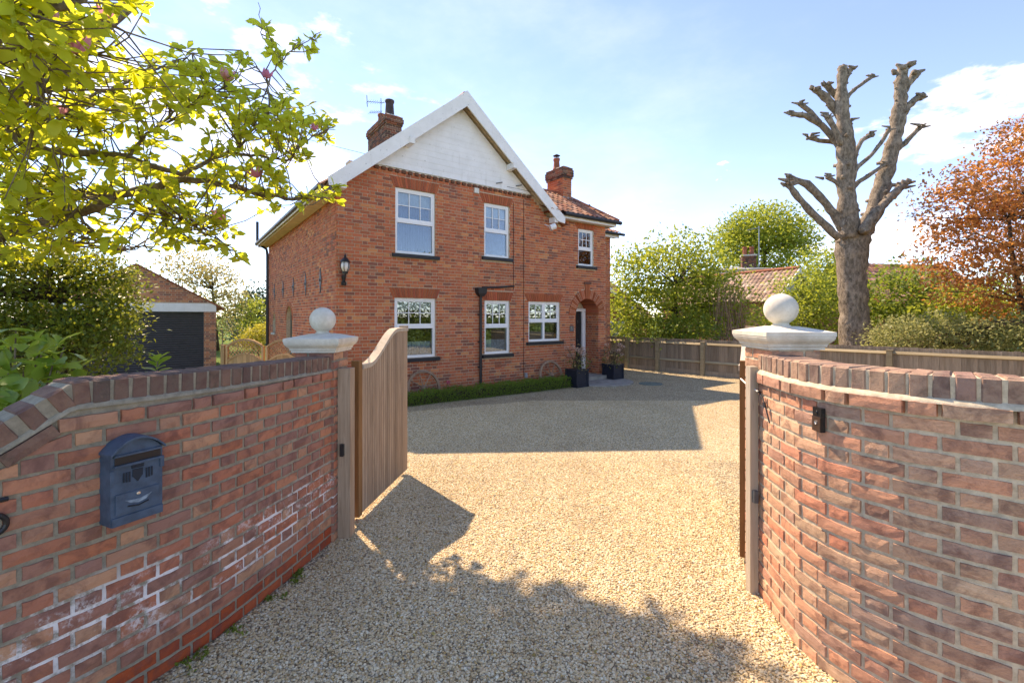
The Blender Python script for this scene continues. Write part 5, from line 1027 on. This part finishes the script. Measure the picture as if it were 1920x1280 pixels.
LIMBS = [([(1592, 448, 21), (1588, 380, 19), (1585, 320, 18), (1582, 250, 15), (1578, 190, 12), (1579, 145, 10), (1578, 128, 8)], 14.8), ([(1610, 448, 20), (1640, 395, 17), (1662, 320, 16), (1680, 250, 14), (1688, 195, 13), (1690, 150, 12), (1692, 130, 9)], 15.3),
 ([(1572, 446, 9), (1545, 420, 8), (1521, 398, 7.5), (1496, 370, 7), (1478, 345, 7)], 14.5), ([(1580, 430, 10), (1563, 400, 9), (1544, 376, 8), (1513, 345, 8), (1480, 333, 6)], 14.9), ([(1618, 436, 12), (1640, 402, 11), (1656, 384, 9), (1671, 367, 8), (1694, 345, 7)], 14.4),
 ([(1582, 290, 8), (1565, 262, 7), (1541, 235, 7), (1510, 217, 6), (1484, 214, 5)], 14.9), ([(1538, 230, 5), (1520, 210, 5), (1499, 194, 4.5)], 14.9), ([(1580, 272, 6), (1561, 266, 5.5), (1536, 264, 5), (1518, 257, 5)], 15.2), ([(1578, 272, 6), (1566, 245, 5.5), (1553, 220, 6)], 14.5),
 ([(1580, 225, 9), (1566, 205, 8.5), (1547, 182, 8), (1529, 167, 7)], 15.0), ([(1578, 190, 6), (1560, 172, 7), (1548, 158, 6)], 15.3), ([(1582, 196, 5), (1592, 178, 4.5), (1606, 165, 4), (1638, 142, 4)], 15.0), ([(1600, 350, 6), (1612, 340, 5), (1635, 325, 4.5), (1658, 309, 4)], 15.0),
 ([(1600, 326, 5), (1609, 312, 4.5), (1634, 291, 4), (1652, 268, 4), (1667, 243, 4)], 14.7), ([(1596, 345, 8), (1601, 311, 7), (1598, 269, 6.5), (1592, 226, 5)], 15.2), ([(1601, 305, 5), (1606, 283, 5), (1616, 263, 4.5), (1633, 253, 5)], 15.4), ([(1680, 282, 7), (1696, 269, 6), (1710, 254, 5), (1724, 240, 5)], 15.3),
 ([(1684, 225, 9), (1700, 203, 8), (1712, 190, 7.5), (1723, 182, 7)], 15.3), ([(1580, 352, 5), (1569, 343, 4.5), (1551, 331, 5)], 14.8), ([(1688, 185, 8), (1700, 160, 8), (1717, 138, 9)], 15.5), ([(1580, 160, 7), (1588, 142, 6), (1593, 132, 6)], 15.0), ([(1676, 372, 4), (1690, 355, 4), (1697, 348, 6)], 14.4)]
for pts, Y in LIMBS: q = MB(); q.smooth = True; limb(q, pts, Y, True, 10); q.build('limb', 'bark_pollard', pol)

# ------------------------------------------------------------------ trees and shrubs
def PB(px, py, rx, ry, Y, depth=1.0):
    "ellipsoid seen at a pixel, radii in pixels at that depth"
    c = W(px, py, Y); return (c.x, c.y, c.z, rx * Y / FPX, max(rx, ry) * Y / FPX * depth, ry * Y / FPX)
def tree(name, label, cat, base, blobs, mat, n, size, bk='bark_dark', tr=.12, group=None, nb_=14, per=9, spread=2.2, shell=.55, flat=.35, droop=0, trunk_to=None):
    t = thing(name, label, cat, (0, 0, 0), 0, group); base = Vector(base); bl = np.array(blobs); cz = Vector((*np.average(bl[:, :3], axis=0, weights=bl[:, 3]),)); top = trunk_to or Vector((cz.x * .7 + base.x * .3, cz.y * .7 + base.y * .3, cz.z))
    q = MB(); q.smooth = True; K = 6; js = []
    for i in range(K + 1): f = i / K; js.append(base.lerp(top, f) + Vector((rr(-.05, .05), rr(-.05, .05), 0)) * f * (top - base).length * .3)
    q.tube(js, [tr * (1.25 if i == 0 else 1 - .6 * i / K) for i in range(K + 1)], 9); q.build('trunk', bk, t)
    pts, d_, _ = blob_points(blobs, nb_ * 2, .2); q = MB(); branchy(q, base, pts, tr * .3, [tuple(j) for j in js[2:]], 5, tr * .05); q.build('branches', bk, t)
    foliage('crown', mat, blobs, n, size, t, None, True, per, spread, droop, shell, flat); return t
tree('copper_tree', 'copper leaved tree at the right edge behind the fence', 'tree', (14.9, 12.9, -.1), [PB(1900, 330, 90, 60, 13.4), PB(1800, 390, 80, 45, 13), PB(1870, 440, 110, 60, 13.2), PB(1740, 375, 40, 18, 12.7), PB(1780, 340, 40, 22, 13), PB(1770, 470, 60, 40, 12.6), PB(1860, 540, 90, 50, 12.8), PB(1905, 250, 40, 35, 13.6), PB(1900, 600, 60, 30, 13), PB(1980, 400, 120, 130, 13.5), PB(1890, 500, 70, 60, 12), PB(1850, 360, 60, 40, 12.6), PB(1700, 360, 14, 8, 12.6), PB(1725, 425, 24, 12, 12.6), PB(1750, 440, 30, 16, 12.6), PB(1780, 520, 40, 22, 12.5), PB(1960, 260, 80, 60, 13.6)], 'leaf_copper', 22000, .105, tr=.1, nb_=22, per=16, spread=2.1, flat=.2, shell=.35)
tree('round_tree', 'bright green round tree far beyond the bungalow', 'tree', (20.5, 37, -.15), [PB(1430, 430, 70, 38, 37), PB(1385, 455, 45, 40, 37), PB(1480, 440, 45, 32, 37), PB(1430, 470, 85, 40, 37), PB(1440, 402, 40, 16, 37)], 'leaf_spring', 14000, .26, tr=.3, per=10, spread=2.4, flat=.25)
tree('hazel_shrub', 'loose pale green shrub tree between the porch and the bungalow', 'tree', (6.9, 19.2, -.1), [PB(1250, 520, 90, 55, 19), PB(1190, 520, 45, 50, 18.8), PB(1310, 500, 50, 40, 19.4), PB(1240, 580, 90, 50, 18.8), PB(1330, 560, 40, 50, 19), PB(1285, 455, 50, 14, 19.2), PB(1225, 475, 35, 12, 19), PB(1170, 590, 22, 40, 18.6), PB(1320, 600, 40, 30, 19), PB(1350, 545, 38, 40, 18.5), PB(1375, 590, 28, 40, 18), PB(1180, 475, 20, 8, 18.9)], 'leaf_spring', 15000, .15, tr=.14, nb_=26, per=8, spread=2.8, shell=.4)
tree('dark_shrub', 'dense dark green shrub behind the fence below the pale shrub tree', 'shrub', (5.6, 17.9, -.1), [PB(1215, 622, 60, 22, 17.6), PB(1290, 620, 60, 22, 17.2)], 'leaf_mid', 3500, .12, tr=.05)
tw = thing('twiggy_shrub', 'brown leafless twiggy shrub beside the bungalow roof', 'shrub'); q = MB()
for i in range(60): x = rr(1335, 1395); b = W(x, 640, 17.5 + rr(-.4, .4)); e = W(x + rr(-16, 16), rr(520, 575), 17.5 + rr(-.5, .5)); q.tube([b, b.lerp(e, .5) + Vector((rr(-.08, .08), 0, 0)), e], [.02, .014, .004], 4)
q.build('twigs', 'wood_wheel', tw)
tree('climber_shrub', 'leafy green shrub rambling up the white gable of the bungalow', 'shrub', (13.2, 18.6, -.1), [PB(1500, 590, 50, 40, 18.6), PB(1455, 600, 45, 30, 18.2), PB(1540, 560, 35, 45, 19), PB(1550, 610, 40, 30, 18.5), PB(1480, 545, 30, 25, 19), PB(1520, 520, 20, 25, 19.6)], 'leaf_spring', 6000, .13, tr=.06, nb_=24)
tree('back_shrub', 'yellow green shrub between the pollarded tree and the white gable', 'shrub', (16.4, 22, -.1), [PB(1550, 500, 45, 30, 23), PB(1545, 540, 55, 45, 22.5), PB(1510, 480, 14, 12, 23), PB(1560, 470, 12, 16, 23)], 'leaf_spring', 4500, .16, tr=.07)
tree('green_shrub', 'mid green bushy tree behind the pollarded tree and copper tree', 'tree', (15.3, 17, -.1), [PB(1680, 560, 55, 50, 17), PB(1650, 600, 30, 40, 17), PB(1740, 580, 60, 45, 17), PB(1660, 520, 25, 25, 17.5), PB(1720, 520, 45, 25, 18), PB(1820, 580, 70, 40, 17.5), PB(1900, 560, 60, 60, 18)], 'leaf_mid', 9000, .15, tr=.1, nb_=30)
tree('lime_shrub', 'lime green shrub under the copper tree', 'shrub', (15.5, 14.9, -.1), [PB(1800, 575, 50, 28, 14.8), PB(1850, 590, 50, 35, 15), PB(1900, 620, 40, 25, 14.6)], 'leaf_spring', 3500, .14, tr=.05)
tree('hedge_shrub', 'pale variegated shrub row just behind the fence on the right', 'shrub', (11.0, 12.6, -.1), [PB(1690, 628, 45, 30, 12.7), PB(1760, 625, 45, 36, 12.4), PB(1830, 630, 50, 34, 12), PB(1900, 632, 50, 34, 11.6), PB(1660, 640, 25, 22, 12.9), PB(1980, 620, 60, 50, 11.4)], 'leaf_shrub', 11000, .085, tr=.05, nb_=40)
for px in (1848, 1912): pass
tree('side_hedge_tree', 'tall dark hedge tree off to the right of the driveway', 'tree', (12.9, 3.2, -.1), [(14.0, 5.2, 2.7, 1.2, 1.2, 2.9), (13.4, 3.2, 2.9, 1.2, 1.4, 3.1), (13.0, .8, 2.6, 1.2, 1.4, 2.8), (12.6, -1.8, 2.8, 1.2, 1.5, 3.0), (11.8, -4.4, 2.7, 1.2, 1.5, 2.9), (15.6, 7.6, 2.8, 1.4, 1.5, 3.1), (17.6, 10.2, 3.0, 1.5, 1.6, 3.4), (20, 12.8, 3, 1.6, 1.6, 3.4)], 'leaf_evergreen', 24000, .2, tr=.12)
# left background
tree('conifer', 'dark blue green conifer behind the left corner of the house', 'tree', (-19.3, 34, -.15), [PB(478, 590, 26, 45, 34), PB(482, 560, 18, 26, 34), PB(455, 600, 22, 40, 34.5), PB(498, 600, 22, 50, 34)], 'leaf_conifer', 6000, .2, tr=.25, flat=.6)
tree('sapling', 'slim bright green sapling in front of the conifer', 'tree', (-15.6, 27.5, -.15), [PB(472, 585, 12, 30, 27.5), PB(468, 610, 14, 22, 27.5)], 'leaf_spring', 1500, .14, tr=.05)
tree('golden_shrub', 'golden yellow shrub left of the house downpipe', 'shrub', (-11.4, 20.5, -.15), [PB(485, 632, 24, 22, 20.3), PB(465, 640, 18, 12, 20), PB(496, 620, 16, 14, 20.5)], 'leaf_yellow', 2600, .085, tr=.05)
tree('sparse_tree', 'sparse ochre leaved tree behind the garage roof', 'tree', (-17.5, 27, -.15), [PB(395, 530, 50, 40, 27), PB(360, 500, 50, 35, 26), PB(425, 565, 35, 30, 27), PB(410, 600, 30, 25, 27)], 'leaf_sparse', 4600, .17, tr=.13, nb_=12, shell=.3)
tree('garden_hedge', 'dark green hedge across the far end of the lawn', 'hedge', (-22, 42, -.15), [(-28 + i * 3.2, 42 + rr(-1, 1), 1.2, 2.2, 1.4, rr(1.4, 2.2)) for i in range(8)], 'leaf_mid', 5000, .25, tr=.1)
# dark evergreen behind the left wall
ev = tree('evergreen_shrub', 'large dark evergreen shrub behind the left wall in front of the garage', 'shrub', (-5.3, 5.6, 0), [PB(110, 570, 125, 110, 5.6), PB(170, 640, 70, 70, 5.3), PB(40, 640, 90, 80, 5.2), PB(200, 540, 40, 55, 5.8), PB(60, 480, 80, 40, 5.6), PB(215, 600, 30, 60, 5.5), PB(-60, 560, 90, 130, 5.4), PB(160, 500, 60, 40, 5.7)], 'leaf_evergreen', 26000, .052, tr=.07, nb_=60, per=10, spread=2.0, shell=.65)

# ------------------------------------------------------------------ near leaves as single pieces
def leaf_obj_mesh(mat, seed, bend=.12):
    rnd = random.Random(seed); v = []; st = [(0, 0), (.12, .09), (.3, .21), (.5, .28), (.68, .29), (.84, .2), (.94, .1), (1, 0)]; f = []
    for x, w in st: c = -bend * x * x * rnd.uniform(.8, 1.2); v += [(x, -w, c + w * .28 + rnd.uniform(-.01, .01)), (x, 0, c), (x, w, c + w * .28 + rnd.uniform(-.01, .01))]
    for i in range(len(st) - 1): a = i * 3; f += [(a, a + 3, a + 4, a + 1), (a + 1, a + 4, a + 5, a + 2)]
    me = bpy.data.meshes.new('leaf'); me.from_pydata(v, [], f); me.polygons.foreach_set('use_smooth', [True] * len(f)); me.materials.append(M[mat]); me.update(); return me
def place_leaf(me, pos, d, size, parent, up=None):
    Rm = frames(np.array([d], float), None if up is None else np.array([up], float), .35)[0]; o = obj('leaf', me, parent); o.matrix_local = Matrix.Translation(pos) @ Matrix(Rm.tolist()).to_4x4() @ Matrix.Diagonal((size, size * rr(.85, 1.15), size, 1)); return o
MD = lambda Y: 3.0 + (Y - 2.1) * 1.75
def WM(px, py, Y): return W(px, py, MD(Y))
mag = thing('magnolia_tree', 'magnolia with backlit yellow green leaves and pink flowers over the left wall', 'tree', (0, 0, 0))
bk = MB(); bk.smooth = True; joints = []
def bough(pts, r0, r1):
    P_ = [Vector(p) if len(p) == 3 and not isinstance(p, tuple) else WM(*p) for p in pts]; S_ = []
    Q_ = [2 * P_[0] - P_[1]] + P_ + [2 * P_[-1] - P_[-2]]
    for i in range(1, len(Q_) - 2):
        for k in range(5):
            t = k / 5; a, b, c, d = Q_[i - 1:i + 3]; S_.append(0.5 * ((2 * b) + (c - a) * t + (2 * a - 5 * b + 4 * c - d) * t * t + (3 * b - a - 3 * c + d) * t ** 3) + Vector((rr(-1, 1), rr(-1, 1), rr(-1, 1))) * .018)
    S_.append(P_[-1]); n = len(S_); bk.tube(S_, [1.2 * (r0 + (r1 - r0) * i / (n - 1)) for i in range(n)], 8); joints.extend(tuple(s) for s in S_); return S_
TB = Vector((-6.2, 4.7, 0)); F1 = Vector((-6.0, 4.65, 1.7)); F2 = Vector((-5.6, 4.4, 2.6)); F3 = Vector((-4.6, 3.6, 3.9))
bk.tube([TB, TB.lerp(F1, .5) + Vector((.05, 0, 0)), F1, F2, F3], [.2, .16, .15, .12, .09], 12)
bough([F1, (-60, 470, 3.1), (40, 430, 3.1), (148, 399, 3.15), (230, 365, 3.2), (310, 343, 3.3), (380, 338, 3.35), (447, 354, 3.4), (533, 371, 3.5), (590, 369, 3.55), (648, 366, 3.6)], .062, .005)
bough([F2, (-40, 355, 2.9), (110, 367, 2.9), (200, 372, 3.0), (300, 400, 3.1), (380, 430, 3.2)], .03, .006)
bough([F2, (-30, 250, 2.8), (40, 268, 2.8), (100, 285, 2.9), (180, 290, 3.0), (240, 295, 3.05), (330, 325, 3.2), (378, 309, 3.3), (430, 287, 3.4), (481, 292, 3.5), (543, 299, 3.55), (564, 271, 3.6), (629, 237, 3.65)], .04, .004)
bough([F3, (-30, 90, 2.1), (30, 25, 2.1), (80, 18, 2.15), (150, -5, 2.2), (240, -60, 2.3)], .05, .015)
bough([(30, 30, 2.1), (60, 110, 2.3), (90, 200, 2.6), (140, 225, 2.8), (145, 275, 2.9)], .018, .006)
bough([(440, 286, 3.4), (470, 250, 3.45), (505, 210, 3.5), (503, 155, 3.55), (525, 115, 3.6), (560, 90, 3.6), (602, 60, 3.6)], .013, .003); bough([(525, 115, 3.6), (505, 90, 3.6), (490, 60, 3.6), (484, 5, 3.6)], .007, .003); bough([(503, 155, 3.55), (480, 120, 3.55), (453, 95, 3.5)], .007, .003)
bough([(60, 270, 2.85), (120, 200, 2.9), (200, 170, 3.0), (290, 130, 3.1), (360, 100, 3.2)], .016, .004); bough([(240, 295, 3.05), (300, 230, 3.15), (370, 190, 3.25), (430, 160, 3.3)], .013, .004); bough([(0, 120, 2.5), (90, 95, 2.6), (170, 105, 2.7), (235, 60, 2.6)], .014, .004)
bough([(148, 399, 3.15), (180, 440, 3.1), (230, 470, 3.2), (270, 460, 3.3)], .014, .004); bough([(310, 343, 3.3), (350, 400, 3.3), (400, 440, 3.35), (440, 470, 3.4)], .012, .003)
MB_ = [(50, 50, 75, 2.3), (150, 45, 65, 2.4), (235, 25, 38, 2.4), (60, 180, 100, 2.7), (190, 150, 80, 2.9), (310, 130, 50, 3.2), (390, 170, 65, 3.3), (470, 210, 55, 3.45), (535, 215, 48, 3.55), (300, 240, 90, 3.1), (440, 270, 70, 3.4), (560, 265, 45, 3.6), (605, 235, 30, 3.65), (100, 290, 110, 2.9), (230, 350, 80, 3.1), (370, 360, 70, 3.3), (490, 345, 50, 3.5), (585, 368, 30, 3.55), (640, 362, 16, 3.6), (70, 410, 80, 3.0), (190, 440, 45, 3.1), (320, 430, 45, 3.3), (405, 440, 38, 3.35), (510, 95, 24, 3.6), (487, 40, 20, 3.6), (580, 75, 26, 3.6), (455, 105, 16, 3.5), (440, 480, 14, 3.4), (-60, 150, 110, 2.6), (-60, 350, 110, 2.9), (20, -60, 110, 2.3)]
lv = []                                                   # (pos, dir, size)
wts = np.array([(r * Y) ** 1.75 for _, _, r, Y in MB_]); cnt = np.random.multinomial(950, wts / wts.sum())
for (bx, by, br0, Y), c_ in zip(MB_, np.maximum(cnt, 3)):
    for _ in range(c_):
        a_ = rr(0, 6.283); k_ = math.sqrt(rr(0, 1)) * br0; tip = WM(bx + k_ * math.cos(a_), by + k_ * math.sin(a_), Y + rr(-.45, .45) * min(1, br0 / 45))
        j_ = Vector(min(random.sample(joints, min(70, len(joints))), key=lambda q_: (Vector(q_) - tip).length + (.3 if q_[2] > tip.z + .05 else 0)))
        if (j_ - tip).length > 1.25: continue
        m_ = j_.lerp(tip, .5) + Vector((rr(-.04, .04), rr(-.04, .04), rr(-.07, .02))); bk.tube([j_, m_, tip], [.008, .006, .0035], 5, False)
        gd_ = (tip - m_).normalized()
        for i in range(random.choice((4, 5, 6, 6, 7))):
            d_ = (gd_ * rr(.2, .9) + Vector((rr(-1, 1), rr(-1, 1), rr(-.75, .55)))).normalized(); lv.append((tip - gd_ * rr(0, .12), d_, rr(.075, .15)))
        for i in range(2): f_ = rr(.3, .9); lv.append((m_.lerp(tip, f_), Vector((rr(-1, 1), rr(-1, 1), rr(-.5, .6))).normalized(), rr(.06, .12)))
UP = Vector((-4.15, 7.35, 8.25)); bk.tube([F2, Vector((-5.6, 5.2, 4.4)), Vector((-5.2, 6.4, 6.4)), UP], [.13, .1, .07, .03], 9)
for _ in range(1050):
    e_ = Vector((rr(-1, 1), rr(-1, 1), rr(-1, 1)));
    if e_.length > 1: continue
    tip = UP + Vector((e_.x * 1.4, e_.y * 1.0, e_.z * .8)); m_ = UP.lerp(tip, .5) + Vector((0, 0, -.1)); bk.tube([UP.lerp(m_, .2), m_, tip], [.02, .012, .004], 5, False)
    for i in range(6): lv.append((tip + Vector((rr(-.12, .12), rr(-.12, .12), rr(-.1, .1))), Vector((rr(-1, 1), rr(-1, 1), rr(-.6, .5))).normalized(), rr(.14, .21)))
bk.build('branches', 'bark_magnolia', mag)
LM = [leaf_obj_mesh('leaf_magnolia', i, rr(.05, .3)) for i in range(7)]
key = lambda l: -l[2] / l[0].y * (1 if abs(l[0].x / l[0].y) < 1.1 and l[0].z < EYE + .68 * l[0].y else 0)
lv.sort(key=key)
for p_, d_, s_ in lv[:300]: place_leaf(random.choice(LM), p_, d_, s_, mag)
rest = lv[300:]; obj('crown', leaf_mesh('crown', 'leaf_magnolia', np.array([tuple(l[0]) for l in rest]), frames(np.array([tuple(l[1]) for l in rest])), np.array([l[2] for l in rest]), LEAF_NEAR), mag, 'stuff')
def blossom(px, py, Y, s):
    s *= 1.7; Y -= .16
    q = MB(); q.smooth = True; n = 7
    for i in range(n):
        t = 2 * math.pi * i / n + rr(-.2, .2); op = rr(.35, .95); d = Vector((math.cos(t) * op, math.sin(t) * op, 1)).normalized(); sd = Vector((-math.sin(t), math.cos(t), 0)); up_ = d.cross(sd); K = 5; vs = []
        for k in range(K + 1): f = k / K; w_p = .22 * math.sin(math.pi * min(.97, f * .9 + .08)) * s; c_ = d * f * s + up_ * (-.12 * math.sin(math.pi * f) * s); vs += [c_ - sd * w_p, c_ + up_ * (-.03 * s), c_ + sd * w_p]
        q.add(vs, [(k * 3 + a, k * 3 + a + 1, k * 3 + a + 4, k * 3 + a + 3) for k in range(K) for a in range(2)])
    o = q.build('blossom', 'petal_magnolia', mag); o.location = WM(px, py, Y); o.rotation_euler = (rr(-.5, .5), rr(-.5, .5), rr(0, 6))
for a_ in ((148, 98, 2.5, .115), (425, 152, 3.2, .08), (500, 148, 3.5, .07), (483, 334, 3.4, .08), (415, 412, 3.3, .075), (97, 42, 2.5, .07), (203, 35, 2.5, .06), (176, 52, 2.6, .05), (115, 218, 2.8, .06), (590, 245, 3.6, .05)): blossom(*a_)
# broad leaved shrub leaning over the wall at the left
LL_ = [leaf_obj_mesh('leaf_laurel', 50 + i, rr(.1, .4)) for i in range(5)]
la = thing('broadleaf_shrub', 'broad leaved bright green shrub leaning over the ramped wall end', 'shrub'); q = MB(); root_ = Vector((-3.2, 2.9, 0))
for (px, py, Y) in [(70, 665, 2.75), (120, 650, 2.9), (20, 650, 2.7), (140, 690, 2.9), (60, 710, 2.6), (15, 700, 2.6), (40, 740, 2.45), (10, 770, 2.3), (100, 680, 2.7), (30, 620, 2.9), (85, 630, 3.0), (5, 735, 2.4), (45, 690, 2.8), (-30, 680, 2.6), (-40, 740, 2.4), (110, 715, 2.75)]:
    e = W(px, py, Y); q.tube([root_, root_.lerp(e, .6) + Vector((0, 0, .25)), e], [.012, .008, .004], 5)
    for i in range(8): d_ = Vector((rr(-1, 1), rr(-1, .6), rr(-.8, .5))).normalized(); place_leaf(random.choice(LL_), e + Vector((rr(-.05, .05), rr(-.05, .05), rr(-.05, .03))), d_, rr(.09, .16), la)
q.build('stems', 'bark_magnolia', la)
sp = thing('laurel_sprout', 'young laurel shoot of glossy leaves above the wall before the garage door', 'plant'); q = MB(); b = W(290, 720, 3.25); e = W(297, 672, 3.25); q.tube([b, e], [.008, .004], 5)
for i in range(13): f = i / 12; t = i * 2.4; d_ = Vector((math.cos(t), math.sin(t) * .8, .35 + .7 * f)).normalized(); place_leaf(random.choice(LL_), b.lerp(e, .25 + .75 * f), d_, rr(.075, .11), sp)
q.build('stem', 'bark_magnolia', sp)

# weeds and small fallen leaves at the foot of the left wall
wp_, wd_ = [], []
for i in range(420):
    s = rr(.3, LP.L - .05); pp_, a = LP.at(s); d = abs(random.gauss(0, .05)) + .005; k_ = math.sin(s * 9) + math.sin(s * 23 + 1)
    if k_ < .5: continue
    for j in range(5): wp_.append((pp_.x + math.sin(a) * d + rr(-.02, .02), pp_.y - math.cos(a) * d + rr(-.02, .02), .004)); wd_.append((rr(-.6, .8), rr(-.6, .6), rr(.3, 1)))
wp_ = np.array(wp_); tag(obj('weeds', leaf_mesh('weeds', 'leaf_mid', wp_, frames(np.array(wd_)), np.random.uniform(.012, .035, len(wp_)), LEAF_FAR), None, 'stuff'), 'small green weeds growing along the foot of the left wall', 'weeds')
lp_ = np.random.uniform((-1.5, 1.9, .022), (1.6, 6.5, .026), (260, 3)); tag(obj('leaf_litter', leaf_mesh('leaf_litter', 'leaf_sparse', lp_, frames(np.random.normal(size=(260, 3)) * np.array((1, 1, .15))), np.random.uniform(.012, .035, 260), LEAF_NEAR), None, 'stuff'), 'scattered small dry leaves on the gravel between the gates', 'leaf litter')
